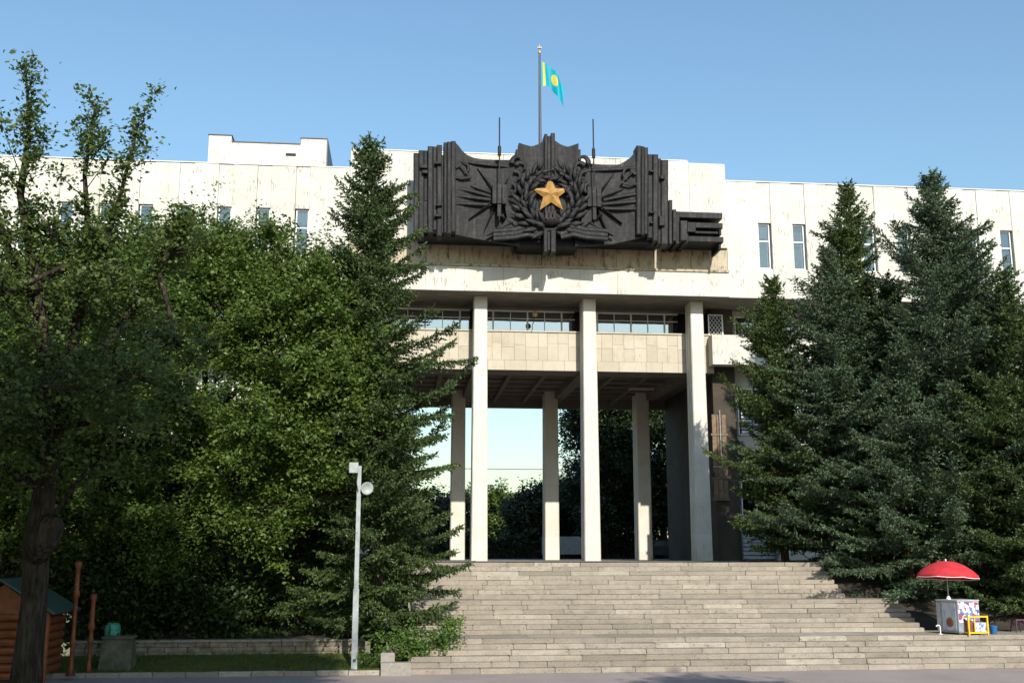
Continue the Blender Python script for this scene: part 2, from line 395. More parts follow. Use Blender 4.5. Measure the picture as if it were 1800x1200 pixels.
# kerb along the lawn
kerb = empty('kerb', (-6, 35.75, 0)); tag(kerb, kind='structure')
km = MB(); km.loft([[(-.49, -.09, 0), (.49, -.09, 0), (.49, .09, 0), (-.49, .09, 0)], [(-.49, -.09, .12), (.49, -.09, .12), (.49, .09, .12), (-.49, .09, .12)], [(-.48, -.07, .145), (.48, -.07, .145), (.48, .08, .145), (-.48, .08, .145)]])
kme = km.mesh('kerb_stone')
for i in range(22):
    link('kerb_stone', kme, M['steps'], kerb, (4.9-i, rs.uniform(-.008, .008), rs.uniform(-.008, .004)), (0, 0, rs.uniform(-.006, .006)))
def ret_wall(label, x0, x1, y, z0, z1, rows, Ls, ms='wallstone', mc='grey_stone'):
    w = empty('retaining_wall', ((x0+x1)/2, y, z0)); tag(w, label, 'wall')
    h = (z1-z0)/rows; cx = (x0+x1)/2
    box('wall_core', x0-cx+.03, x1-cx-.03, .05, .34, -.2, z1-z0-.03, M['joint'], w)
    for r in range(rows):
        x = x0
        while x < x1-.05:
            L = min(rs.uniform(*Ls), x1-x)
            q = lambda: rs.uniform(0, .02)
            m = MB(); m.loft([[(q(), q(), 0), (L-.014-q(), q(), 0), (L-.014, .2, 0), (0, .2, 0)], [(0, 0, h*.5), (L-.014, -q(), h*.5), (L-.014, .2, h*.5), (0, .2, h*.5)], [(q(), q(), h-.012), (L-.014-q(), q(), h-.012), (L-.014, .2, h-.012), (0, .2, h-.012)]])
            m.build('stone', M[ms], w, loc=(x-cx, -.05+rs.uniform(-.02, .02), r*h))
            x += L
    x = x0
    while x < x1-.05:
        L = min(rs.uniform(.9, 1.5), x1-x)
        MB().box(0, L-.01, -.1, .4, 0, .07).build('coping_stone', M[mc], w, loc=(x-cx, 0, z1-z0-.004))
        x += L
ret_wall('low rubble stone retaining wall along the lawn', -11.0, -1.2, 39.0, .30, .80, 3, (.35, .8))
ret_wall('upper dark retaining wall on the bank under the trees', -12.5, -1.0, 44.0, 1.15, 1.72, 2, (.6, 1.2), 'stone_shaded', 'stone_shaded')

# ================================================================== BUILDING
B = empty('marble_building', (7, 55, Z3))
tag(B, 'long white marble clad building with tall open columned portal', 'building')
def bb(name, x0, x1, y0, y1, z0, z1, mat, par=None):
    p = par or B
    o = MB().box(x0-7, x1-7, y0-55, y1-55, z0-Z3, z1-Z3).build(name, mat, p); return o
ROOF, SOF, CTOP = 23.78, 17.25, 24.80
WH, WS = 21.45, 18.92                       # window head and sill
# cores behind the cladding (storey volumes)
def core(x0, x1, y0, y1, z0, z1, name='wall_core', mat='marble'): return bb(name, x0, x1, y0, y1, z0, z1, M[mat])
core(-30, -3.1, 55.55, 70, SOF+.05, ROOF-.12)
core(17.2, 46, 55.55, 70, SOF+.05, ROOF-.12)
core(-3.1, 17.2, 55.3, 71, SOF+.05, CTOP-.12)
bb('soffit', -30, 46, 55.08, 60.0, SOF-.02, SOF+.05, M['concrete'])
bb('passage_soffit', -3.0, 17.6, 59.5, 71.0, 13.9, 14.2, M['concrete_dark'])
joints_l = [-3.1, -5.92] + [-7.91-1.99*i for i in range(11)]
joints_r = [17.2, 19.72] + [21.66+1.99*i for i in range(12)]
g = .009
def window(x0, x1, z0, z1, y, blind=False, tilt=False):
    w = empty('window', (0, 0, 0)); w.parent = B; w.location = ((x0+x1)/2-7, y-55, z0-Z3)
    W = x1-x0; Hh = z1-z0; h = W/2
    f = MB(); t_ = .055
    f.box(-h, -h+t_, 0, .1, 0, Hh).box(h-t_, h, 0, .1, 0, Hh).box(-h+t_, h-t_, 0, .1, 0, t_).box(-h+t_, h-t_, 0, .1, Hh-t_, Hh).box(-h+t_, h-t_, 0, .1, Hh*.60, Hh*.60+t_*1.2)
    f.build('frame', M['white_frame'], w)
    for a, b in ((t_, Hh*.60), (Hh*.60+t_*1.2, Hh-t_)):
        MB().box(-h+t_, h-t_, .05, .06, a, b).build('pane', M['glass'], w)
    MB().box(-h-.03, h+.03, -.06, .1, -.05, -.004).build('sill', M['white_frame'], w)
    fr = rs.choice([0, 0, .3, .55])
    if not blind and fr: MB().box(-h+t_, h-t_, .14, .16, Hh*(1-fr), Hh-t_).build('blind', M['blind'], w)
    if blind: MB().box(-h+t_, h-t_, .14, .16, Hh*.1, Hh-t_).build('blind', M['blind'], w)
    else: MB().box(-h, h, .4, .42, 0, Hh).build('interior', M['room'], w)
def bay(xa, xb, side, blind, first=False):
    # side: 'l' window next to the left joint, 'r' window next to the right joint, None no window
    lo, hi = min(xa, xb)+g, max(xa, xb)-g
    ztop = ROOF + rs.uniform(-.015, .015)
    y = 55 + rs.uniform(0, .02)
    if side is None:
        bb('facade_panel', lo, hi, y, 55.55, SOF, ztop, M['marble']); return
    ww = .66
    if side == 'l': w0, w1 = lo+.05, lo+.05+ww; s0, s1 = w1+.012, hi; m0, m1 = lo, w1
    else: w0, w1 = hi-.07-ww, hi-.07; s0, s1 = lo, w0-.012; m0, m1 = w0, hi
    bb('facade_panel', s0, s1, y, 55.55, SOF, ztop, M['marble'])
    bb('facade_panel', m0, m1, y+.03, 55.55, WH+.03, ztop-.004, M['marble'])
    bb('facade_panel', m0, m1, y+.012, 55.55, SOF, WS-.06, M['marble'])
    window(w0, w1, WS, WH, 55.16, blind)
for i in range(len(joints_l)-1):
    bay(joints_l[i], joints_l[i+1], 'l', i in (1, 2, 4))
for i in range(len(joints_r)-1):
    bay(joints_r[i], joints_r[i+1], 'r', i in (2,))
bb('parapet_cap', -30, -3.12, 54.97, 55.6, ROOF+.02, ROOF+.06, M['white_frame']); bb('parapet_cap', 17.22, 46, 54.97, 55.6, ROOF+.02, ROOF+.06, M['white_frame'])
# centre block cladding, 14 cm proud of the wings
CY = 54.86
x = -3.1
while x < 17.0:
    x1 = min(x+2.03, 17.2)
    bb('facade_panel', x+g, x1-g, CY+rs.uniform(0, .012), 55.3, 19.95, CTOP+rs.uniform(-.01, .01) if x < 15 else CTOP-.08, M['marble'])
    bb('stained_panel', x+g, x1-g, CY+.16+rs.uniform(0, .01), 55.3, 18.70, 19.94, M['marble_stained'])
    bb('fascia_panel', x+g*.5, x1-g*.5, CY+.02+rs.uniform(0, .012), 55.3, SOF, 18.56, M['marble'])
    x = x1
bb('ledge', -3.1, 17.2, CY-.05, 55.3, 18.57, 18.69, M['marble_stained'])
bb('parapet_cap', -3.12, 15.1, CY-.03, 55.4, CTOP+.012, CTOP+.05, M['white_frame'])
# rooftop structure with notched parapet
rt = MB().prism([(x-7, z-Z3) for x, z in ((-10.9, 23.4), (-4.55, 23.4), (-4.55, 26.14), (-5.95, 26.14), (-5.95, 25.78), (-9.7, 25.78), (-9.7, 26.14), (-10.9, 26.14))], 57-55, 62-55).build('rooftop_block', M['marble'], B)
MB().box(-10.95-7, -9.66-7, 1.95, 7.05, 26.145-Z3, 26.19-Z3).box(-9.66-7, -5.99-7, 1.95, 7.05, 25.785-Z3, 25.83-Z3).box(-5.99-7, -4.5-7, 1.95, 7.05, 26.145-Z3, 26.19-Z3).box(-4.549-7, -4.49-7, 1.95, 7.05, 23.4-Z3, 26.14-Z3).build('flashing', M['flash'], rt)
MB().box(-6.75-7, -6.2-7, 1.97, 1.99, 25.1-Z3, 25.25-Z3).build('vent', M['room'], rt)
# columns
def column(x, y, w0, w1, z0, z1, dpt):
    def ring(w, z, d):
        h = w/2; a = w*.14
        p = [(-h, 0), (h, 0), (h, d*.22), (h-.07, d*.24), (h-.07, d*.40), (h, d*.42), (h, d*.62), (h-.07, d*.64), (h-.07, d*.8), (h, d*.82), (h, d),
             (-h, d), (-h, d*.82), (-h+.07, d*.8), (-h+.07, d*.64), (-h, d*.62), (-h, d*.42), (-h+.07, d*.40), (-h+.07, d*.24), (-h, d*.22)]
        p[0:2] = [(-h, .05), (-h+.05, 0), (h-.05, 0), (h, .05)]
        return [(px, py, z) for px, py in p]
    m = MB(); N = 9; rings = []
    for i in range(N):
        t = i/(N-1); rings.append(ring(w0+(w1-w0)*t, (z1-z0)*t, dpt))
    m.loft(rings)
    return m.build('column', M['column'], B, loc=(x-7, y-55, z0-Z3))
XC = (-1.95, 3.92, 9.78, 15.68)
for x in XC: column(x, 56.0, .84, .70, Z3-.01, SOF, 1.15)
for x in (-2.5, 3.38, 9.25, 15.14): column(x, 67.5, .90, .84, Z3-.01, 13.9, 1.2)
# gallery between the columns: slab-faced parapet, window band, coffered underside
GY = 57.3
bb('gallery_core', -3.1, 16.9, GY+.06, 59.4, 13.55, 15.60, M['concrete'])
x = -3.1; q = random.Random(11)
while x < 16.8:
    w = q.choice([.5, .58, .62, .7]); w = min(w, 16.9-x)
    zs = 14.05 + q.choice([.72, .78, .85, .95])
    for (a, b) in ((14.05, zs), (zs, 15.60)):
        bb('facing_slab', x+.006, x+w-.006, GY+q.uniform(0, .018), GY+.06, a+.006, b-.006, M['slab'])
    x += w
x = -3.1
while x < 16.8:
    w = min(q.choice([.9, 1.2, 1.5]), 16.9-x)
    bb('facing_slab', x+.006, x+w-.006, GY-.005+q.uniform(0, .012), GY+.06, 13.50, 14.045, M['slab']); x += w
bb('parapet_coping', -3.1, 16.9, GY-.06, GY+.3, 15.605, 15.68, M['slab'])
GZ0, GZ1 = 15.90, 17.08
bays = [(-1.5, 3.5), (4.34, 9.36), (10.2, 15.26), (16.1, 16.9), (-3.1, -2.4)]
for bi, (xa, xb) in enumerate(bays[:3]):
    w = empty('gallery_window'); w.parent = B; w.location = (xa-7, 58.5-55, GZ0-Z3)
    W = xb-xa; Hh = GZ1-GZ0
    f = MB(); t_ = .05
    f.box(0, W, 0, .1, 0, t_).box(0, W, 0, .1, Hh-.09, Hh).box(0, W, .01, .09, Hh*.58, Hh*.58+.045)
    f.build('frame', M['white_frame'], w)
    xs = [0.0]; k = 0; x = .45 if bi else .6
    mus = []
    while x < W-.1:
        mus.append((x, .085 if k % 2 == 0 else .04)); x += .96; k += 1
    edges = [0.0]
    for mx_, mw in mus:
        MB().box(mx_-mw/2, mx_+mw/2, -.012, .095, t_, Hh-.09).build('mullion', M['white_frame'], w)
        edges.append(mx_)
    edges.append(W)
    for a, b in zip(edges[:-1], edges[1:]):
        for c, d in ((t_, Hh*.58), (Hh*.58+.045, Hh-.09)):
            MB().box(a+.02, b-.02, .045, .055, c, d).build('pane', M['glass_gallery'], w)
    MB().box(W-.95, W-.05, .10, .13, .02, Hh*.58).build('curtain', M['curtain'], w)
    box('interior', 0, W, .80, .84, -.05, Hh+.1, M['room'], w)
bb('window_head', -3.1, 16.9, 58.48, 58.66, GZ1+.003, SOF-.021, M['concrete']); bb('window_board', -3.1, 16.9, 58.48, 58.66, 15.602, GZ0-.003, M['concrete'])
bb('gallery_back_wall', -3.1, 17.5, 59.4, 59.6, 13.9, SOF-.02, M['room'])
for x in XC:
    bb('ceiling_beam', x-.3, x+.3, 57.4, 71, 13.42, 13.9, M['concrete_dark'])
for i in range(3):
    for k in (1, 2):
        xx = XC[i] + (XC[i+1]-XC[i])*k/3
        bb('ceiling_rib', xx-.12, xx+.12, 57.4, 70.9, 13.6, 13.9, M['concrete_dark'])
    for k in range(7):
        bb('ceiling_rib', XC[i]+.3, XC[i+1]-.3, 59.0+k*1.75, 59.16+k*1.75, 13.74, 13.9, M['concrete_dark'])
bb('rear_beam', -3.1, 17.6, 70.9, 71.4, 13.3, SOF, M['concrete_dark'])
cl = MB().box(0, 1.5, 0, .3, 0, .09).build('ceiling_lamp', M['slab'], B, loc=(13.2-7, 62.3-55, 13.32-Z3))
# passage side walls and piers
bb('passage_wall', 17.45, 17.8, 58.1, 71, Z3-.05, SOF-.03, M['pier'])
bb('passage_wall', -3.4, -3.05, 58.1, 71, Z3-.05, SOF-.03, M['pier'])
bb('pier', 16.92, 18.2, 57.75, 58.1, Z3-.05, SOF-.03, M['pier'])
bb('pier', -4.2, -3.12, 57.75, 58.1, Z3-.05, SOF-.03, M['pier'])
# carved board panel on the right pier
rp = empty('board_relief'); rp.parent = B; rp.location = (17.2-7, 57.72-55, 6.6-Z3)
for r_ in range(4):
    MB().box(-.5, .42, -.10, 0.0, r_*1.17, r_*1.17+.12).build('rail', M['wood_brown'], rp)
    for k in range(3):
        MB().box(-.42+k*.27, -.42+k*.27+.24, -.06, .0, r_*1.17+.13, r_*1.17+1.16).build('board', M['wood_brown'], rp)
MB().tube([(.0, -.16, 4.9), (.0, -.16, 1.9), (.05, -.16, 1.8), (-.45, -.16, 1.8)], .03).build('pipe', M['white_paint'], rp)
MB().lathe([(.02, 0), (.12, .02), (.14, .2), (.05, .3)], 10, (-.5, -.25, 1.25)).build('lantern', M['dark_metal'], rp)
# right: lattice window, balcony, lower storeys
lw = empty('lattice_window'); lw.parent = B; lw.location = (16.65-7, 57.25-55, 15.6-Z3)
f = MB(); f.box(0, .06, 0, .06, 0, 1.2).box(.78, .84, 0, .06, 0, 1.2).box(.06, .78, 0, .06, 0, .05).box(.06, .78, 0, .06, 1.15, 1.2).build('frame', M['white_frame'], lw)
m = MB()
for k in range(-5, 5):
    for sgn in (1, -1):
        pts = []
        for s_ in np.linspace(0, 1, 21):
            xx = .06+.72*s_; zz = .6 + sgn*(xx-.42)*1.35 + k*.27
            if .05 < zz < 1.15: pts.append((xx, .03, zz))
        if len(pts) > 1: m.tube([pts[0], pts[-1]], .011, 4)
m.build('lattice', M['white_frame'], lw); MB().box(.05, .79, .3, .32, 0, 1.2).build('interior', M['room'], lw)
def lower_storeys(x0, x1, sgn):
    xb0, xb1 = (16.6, x1) if sgn > 0 else (x0, -2.7)
    bb('balcony_front', xb0, xb1, 56.45, 57.2, 13.86, 15.5, M['marble'])
    bb('lower_wall', (17.7 if sgn > 0 else x0), (x1 if sgn > 0 else -3.3), 58.2, 58.6, Z3-.05, SOF-.03, M['marble'])
    xx = 18.4 if sgn > 0 else -5.6
    for i in range(8):
        a = xx + sgn*i*2.6
        for z0, z1 in ((15.5, 16.9), (10.2, 12.8), (5.4, 8.4)):
            w = empty('window'); w.parent = B; w.location = (a-7, 58.08-55, z0-Z3); Hh = z1-z0
            f = MB(); f.box(0, .07, 0, .1, 0, Hh).box(1.63, 1.7, 0, .1, 0, Hh).box(.07, 1.63, 0, .1, 0, .07).box(.07, 1.63, 0, .1, Hh-.07, Hh).box(.82, .88, 0, .1, .07, Hh-.07)
            f.build('frame', M['white_frame'], w)
            MB().box(.07, .82, .05, .06, .07, Hh-.07).build('pane', M['glass'], w); MB().box(.88, 1.63, .05, .06, .07, Hh-.07).build('pane', M['glass'], w)
            MB().box(.07, 1.63, .09, .1, .07, Hh-.07).build('interior', M['room'], w)
    bb('storey_band', (18.2 if sgn > 0 else x0), (x1 if sgn > 0 else -4.2), 57.9, 58.2, 9.0, 9.6, M['marble'])
lower_storeys(-30, 46, -1); lower_storeys(-30, 46, 1)
for k in range(9):
    bb('louvre', 18.25, 20.0, 57.6, 57.68, 3.5+k*.22, 3.5+k*.22+.15, M['slat'])
for k in range(6):
    bb('louvre', 18.25, 19.3, 57.05, 57.12, 10.2+k*.2, 10.2+k*.2+.13, M['slat'])
bb('plinth_stone', 20.1, 21.0, 57.2, 58.0, Z3-.05, 4.6, M['marble'])

# ================================================================== RELIEF EMBLEM
def on_plane(u, v, Y):                     # point of a plane Y = const, laid out from the photograph's proportions
    a = (u-900)/1900.0; b = (600-v)/1900.0
    fy = math.cos(PITCH)-b*math.sin(PITCH); z = math.sin(PITCH)+b*math.cos(PITCH)
    rx = a*math.cos(YAW)+fy*math.sin(YAW); ry = -a*math.sin(YAW)+fy*math.cos(YAW)
    t = Y/ry; return (rx*t, EYE+z*t)
EY = 52.75
EX, EZ = on_plane(967, 343, EY)
EM = empty('relief_emblem', (EX, EY, EZ)); tag(EM, 'huge blackened metal relief with wreath and golden star above the portal', 'relief')
EM.scale = (1, .6, 1)
def e2(u, v):
    x, z = on_plane(u, v, EY); return (x-EX, z-EZ)
RM = M['relief']
def ebox(name, u0, u1, v0, v1, yf, yb, parent=EM, mat=None, bev=.03):
    x0, z1 = e2(u0, v0); x1, z0 = e2(u1, v1)
    xt0, _ = e2(u0, v0); xt1, _ = e2(u1, v0); xb0, _ = e2(u0, v1); xb1, _ = e2(u1, v1)
    m = MB(); b = bev
    rows = lambda y, i: [(xb0+i, y, z0+i), (xb1-i, y, z0+i), (xt1-i, y, z1-i), (xt0+i, y, z1-i)]
    m.loft([rows(yb, 0), rows(yf+b, 0), rows(yf, b)][::-1])
    return m.build(name, mat or RM, parent)
def eprism(name, pts, yf, yb, parent=EM, mat=None):
    return MB().prism([e2(*p) for p in pts], yf, yb).build(name, mat or RM, parent)
ebox('backing', 735, 1168, 288, 421, .95, 3.45)
ebox('backing', 912, 1018, 262, 430, .7, 3.45)
def banner(u0, u1, topf, botf, depf, name='banner_panel', nu=28, nv=14):
    vs = []; fs = []
    for i in range(nu+1):
        u = u0+(u1-u0)*i/nu; tp, bt = topf(u), botf(u)
        for j in range(nv+1):
            v = bt+(tp-bt)*j/nv; x, z = e2(u, v)
            vs.append((x, depf(u, j/nv), z))
    n = len(vs); W = nv+1
    for i in range(nu):
        for j in range(nv): fs.append((i*W+j, (i+1)*W+j, (i+1)*W+j+1, i*W+j+1))
    vs += [(x, 1.0, z) for x, y, z in vs]
    for i in range(nu):
        for j in range(nv): fs.append((n+i*W+j+1, n+(i+1)*W+j+1, n+(i+1)*W+j, n+i*W+j))
    for i in range(nu):
        fs.append((i*W+nv, (i+1)*W+nv, n+(i+1)*W+nv, n+i*W+nv)); fs.append(((i+1)*W, i*W, n+i*W, n+(i+1)*W))
    for j in range(nv):
        fs.append((j+1, n+j+1, n+j, j)); k = nu*W; fs.append((k+j, n+k+j, n+k+j+1, k+j+1))
    return MB().add(vs, fs).build(name, RM, EM, smooth=False)
def lerp(pts):
    us = [p[0] for p in pts]; vs = [p[1] for p in pts]
    return lambda u: float(np.interp(u, us, vs))
def dl(u, s): t = (u-800)/110; return .18+.34*math.sin(max(0, min(1, t))*math.pi) + .10*math.sin(s*5+1)
def dr(u, s): t = (1135-u)/118; return .18+.34*math.sin(max(0, min(1, t))*math.pi) + .10*math.sin(s*5+1)
banner(800, 915, lerp([(800, 249), (806, 254), (812, 262), (820, 269), (832, 274), (850, 276.5), (915, 280)]), lerp([(800, 410), (850, 418), (915, 428)]), dl)
banner(1012, 1136, lerp([(1012, 284), (1060, 286), (1090, 286), (1100, 281), (1110, 274), (1117, 266), (1122, 258), (1136, 258)]), lerp([(1012, 430), (1080, 425), (1136, 414)]), dr)
def dc(u, s): t = (u-912)/104; return -.02+.22*abs(math.sin(t*math.pi*2))
banner(912, 1017, lerp([(912, 251), (920, 253), (935, 256), (948, 252), (957, 246), (976, 246), (985, 252), (998, 257), (1010, 254), (1017, 252)]), lerp([(912, 405), (965, 415), (1017, 408)]), dc, 'shield_panel', 30, 10)
# end bars with uneven tops
q = random.Random(5)
for (u0, u1, v0, v1, yf) in ((727, 736, 266, 413, .35), (736, 745, 263, 416, .12), (745, 752, 262, 352, .3), (752, 761, 257, 410, -.05), (761, 768, 256, 404, .18), (768, 777, 254, 415, .05),
                             (780, 786, 250, 410, .0), (786, 793, 250, 412, -.16), (793, 801, 248, 408, -.05),
                             (1119, 1127, 256, 412, -.05), (1127, 1132, 258, 414, -.15), (1132, 1139, 259, 412, -.02), (1139, 1148, 270, 418, .12), (1148, 1157, 271, 424, .0), (1157, 1163, 277, 428, .18), (1163, 1175, 280, 430, .05)):
    ebox('end_bar', u0-.1, u1+.1, v0, v1, yf, 1.4, bev=.05)
for (u0, u1, v0, v1) in ((738, 751, 290, 297), (742, 752, 300, 306), (764, 776, 285, 290), (766, 777, 360, 363), (764, 776, 378, 382), (1141, 1149, 300, 304), (1160, 1168, 309, 316), (1141, 1150, 373, 376), (1158, 1168, 380, 398), (1142, 1148, 391, 394)):
    ebox('bar_block', u0, u1, v0, v1, -.22, .5)
for (u0, u1, v0, v1) in ((728, 802, 268, 408), (1120, 1174, 282, 412)):
    ebox('end_plate', u0, u1, v0, v1, .34, 1.4)
# centre pillar
for (u0, u1, v0, v1, yf) in ((956.5, 962, 237, 398, -.22), (962, 968, 240, 400, -.12), (968, 975, 235.5, 398, -.24), (955, 961.5, 405, 445, -.30), (961.5, 967, 408, 441, -.18), (967.5, 976.5, 405, 445, -.30), (907, 913, 262, 300, .05), (1016, 1021, 262, 300, .05)):
    ebox('pillar_flute', u0+.15, u1-.15, v0, v1, yf, 1.3)
# rays
def spike(u0, v0, u1, v1, w, h, yb=.3, name='ray'):
    x0, z0 = e2(u0, v0); x1, z1 = e2(u1, v1); d = Vector((x1-x0, z1-z0)); d.normalize(); n = Vector((-d.y, d.x))*w/2
    vs = [(x0+n.x, yb, z0+n.y), (x0-n.x, yb, z0-n.y), (x0, yb-h, z0), (x1, yb-.05, z1), (x0+n.x*.6, yb+.35, z0+n.y*.6), (x0-n.x*.6, yb+.35, z0-n.y*.6), (x1, yb+.3, z1)]
    fs = [(0, 2, 3), (2, 1, 3), (0, 1, 2), (0, 3, 6, 4), (1, 5, 6, 3), (0, 4, 5, 1), (4, 6, 5)]
    return MB().add(vs, fs).build(name, RM, EM)
for (cu, cv, tips) in ((877, 345, ((839, 293), (827, 325), (824, 384), (905, 292), (851, 405), (905, 408))), (1045, 352, ((1082, 300), (1098, 330), (1095, 391), (1018, 300), (1072, 413), (1012, 412)))):
    for (tu, tv) in tips:
        k = .22; spike(cu+(tu-cu)*k, cv+(tv-cv)*k, tu, tv, .19, .2)
# banner folds: long ridges running to the ends
for pts in (((792, 327), (830, 333), (868, 345)), ((792, 341), (830, 345), (868, 350)), ((792, 355), (830, 357), (868, 358)), ((1133, 338), (1098, 341), (1062, 350)), ((1133, 351), (1098, 354), (1060, 357)), ((1133, 364), (1098, 367), (1058, 364)), ((796, 278), (850, 289), (910, 291)), ((1126, 293), (1080, 296), (1022, 298))):
    P3 = []; 
    for k in range(9):
        t = k/8; a = [(1-t)**2*pts[0][i]+2*t*(1-t)*pts[1][i]+t*t*pts[2][i] for i in (0, 1)]
        x, z = e2(*a); P3.append((x, .30-.05*math.sin(t*3.1), z))
    MB().tube(P3, [.10]*9, 6).build('fold', RM, EM)
# lances with grips
for cu, top, g0, g1, mid in ((877, 210, 327, 361, 268), (1043, 213, 333, 366, 272)):
    ln = empty('lance'); ln.parent = EM; x, z = e2(cu, 345); ln.location = (x, -.42, 0)
    zz = lambda v: e2(cu, v)[1]
    MB().tube([(0, 0, zz(390)), (0, 0, zz(top))], .035, 8).build('shaft', RM, ln)
    MB().lathe([(.05, zz(mid+10)), (.09, zz(mid+8)), (.09, zz(mid-6)), (.05, zz(mid-9))], 10).build('collar', RM, ln)
    for k, (dx, ov) in enumerate(((-.25, 0), (0, 4), (.25, 0))):
        MB().box(dx-.10, dx+.10, -.09-.05*(k == 1), .45, zz(g1), zz(g0)).build('grip', RM, ln)
    MB().box(-.09, .09, -.04, .5, zz(g1+22), zz(g1)).build('grip_stem', RM, ln)
# wreath of leaves
lm = MB(); rings = []
for t, w in ((0, .02), (.12, .09), (.35, .15), (.65, .11), (.9, .03), (1, .004)):
    rings.append([(w*math.cos(a), w*.62*math.sin(a)-.10*math.sin(t*3.1)-.12*t, t*.98) for a in [k*math.pi/3 for k in range(6)]])
lm.loft(rings); leaf_me = lm.mesh('wreath_leaf', True)
q = random.Random(9)
cu, cv = 967, 351
for side in (1, -1):
    for i in range(11):
        th = R(168-i*14.2)                       # from the bottom knot up towards the top gap
        for k, (rad, tw) in enumerate(((.80, -.62), (1.03, .60), (.91, -.05))):
            u = cu + side*math.sin(th)*50*rad; v = cv - math.cos(th)*55*rad + 2
            x, z = e2(u, v)
            tx, tz = -side*math.cos(th), math.sin(th)      # direction of growth, upward round the ring
            ang = math.atan2(-tx, tz)*-1 + side*tw*-1 + q.uniform(-.2, .2)
            s = .86 - .015*i
            o = link('wreath_leaf', leaf_me, RM, EM, (x, -.30-.14*(k == 2)+q.uniform(-.10, .10), z), (q.uniform(-.35, .15), math.atan2(tx, tz)*1 + side*tw + q.uniform(-.22, .22), 0), (s*1.2, 1.25, s*q.uniform(.8, 1.15)))
tp = []
for i in range(40):
    th = R(30+i*300/39); x, z = e2(cu+math.sin(th)*49, cv-math.cos(th)*53); tp.append((x, -.08, z))
MB().tube(tp, .12, 8).build('wreath_stem', RM, EM, True)
x, z = e2(966, 391)
MB().lathe([(.05, -.28), (.36, -.22), (.58, -.08), (.62, .06), (.45, .22), (.1, .28)], 14).build('wreath_knot', RM, EM, True, (x, -.2, z))
for k in range(3): MB().box(x-.28+k*.2, x-.16+k*.2, -.88, -.4, z+.02, z+.42).build('knot_band', RM, EM)
for side in (1, -1):                         # scrolled ribbons and drapery beside the knot
    for k in range(3):
        a = [(967+side*d, v) for d, v in ((18, 405+k*7), (40, 398+k*8), (62, 404+k*7.5), (100, 407+k*7.5))]
        P3 = [(e2(*p)[0], -.15-.1*k, e2(*p)[1]) for p in a]
        MB().tube(P3, [.12, .15, .14, .13], 6).build('ribbon', RM, EM)
    m = MB(); pts = [(967+side*d, v) for d, v in ((58, 372), (80, 360), (76, 384), (88, 402), (52, 404))]
    if side > 0: pts = pts
    else: pts = pts[::-1]
    eprism('drapery', pts[::-1], -.12, .6)
    spike(967+side*66, 392, 967+side*112, 414, .3, .3, .05, 'drapery_fold'); spike(967+side*60, 400, 967+side*95, 372, .35, .4, .1, 'drapery_fold')
    for d, v, a0 in ((50, 296, 30), (60, 312, 70), (56, 284, -20), (68, 334, 100)):      # scrolled leaf ends around the wreath
        x, z = e2(967+side*d, v); r0 = .34
        P3 = [(x+side*r0*(1-k/12)*math.cos(R(a0+k*26)), -.08-.02*k, z+r0*(1-k/12)*math.sin(R(a0+k*26))) for k in range(9)]
        MB().tube(P3, list(np.linspace(.15, .05, 9)), 6).build('scroll_leaf', RM, EM)
# star
def star(Ro, Ri, h):
    m = MB(); vs = []
    for k in range(10):
        a = math.pi/2 + k*math.pi/5; r_ = Ro if k % 2 == 0 else Ri
        vs.append((r_*math.cos(a), 0, r_*math.sin(a)))
    vs.append((0, -h, 0)); vs += [(x, .16, z) for x, y, z in vs[:10]]
    fs = [((k+1) % 10, k, 10) for k in range(10)] + [(k, (k+1) % 10, 11+(k+1) % 10, 11+k) for k in range(10)] + [tuple(range(11, 21))]
    return m.add(vs, fs)
star(1.03, .42, .22).build('star', M['gold'], EM, loc=(0, -.42, -.05), rot=(0, R(-2), 0))
eprism('star_backing', [(945, 330), (950, 372), (984, 372), (990, 330), (980, 312), (955, 312)], .0, .6)
# crossed tool emblems in the upper corners
for cu, cv, sc in ((812, 298, 1), (1107, 309, -1)):
    hs = empty('crossed_tools'); hs.parent = EM; x, z = e2(cu, cv); hs.location = (x, .02, z)
    P3 = [(sc*.34*math.cos(R(a)), 0, .34*math.sin(R(a))+.1) for a in range(-70, 131, 20)]
    MB().tube(P3, [.03, .05, .065, .075, .075, .07, .06, .05, .04, .03, .015], 6).build('sickle', RM, hs)
    MB().tube([(sc*.42, 0, -.36), (-sc*.2, -.05, .25)], .05, 6).build('hammer_handle', RM, hs)
    MB().box(-.17, .17, -.1, .02, .2, .36).build('hammer_head', RM, hs, rot=(0, sc*R(-42), 0))
    MB().tube([(-sc*.45, 0, -.42), (0, -.03, -.5), (sc*.48, 0, -.38)], .07, 6).build('scroll', RM, hs)
# stepped bars running to the right
for (u0, u1, v0, v1, yf) in ((1196, 1275, 366, 379, .9), (1198, 1276, 384, 396, .95), (1218, 1274, 398, 404, 1.25), (1200, 1277, 409, 421, .88)):
    ebox('side_bar', u0, u1, v0, v1, yf, 3.45)
for (u0, u1, v0, v1, yf) in ((1180, 1186, 346, 424, .8), (1186, 1192, 364, 420, .6), (1192, 1199, 366, 424, .85), (1199, 1211, 384, 420, .55), (1211, 1226, 387, 405, .5), (1206, 1214, 394, 423, .7), (1270, 1274, 397, 407, 1.0), (1270, 1274, 421, 433, 1.1)):
    ebox('side_block', u0, u1, v0, v1, yf, 3.45)

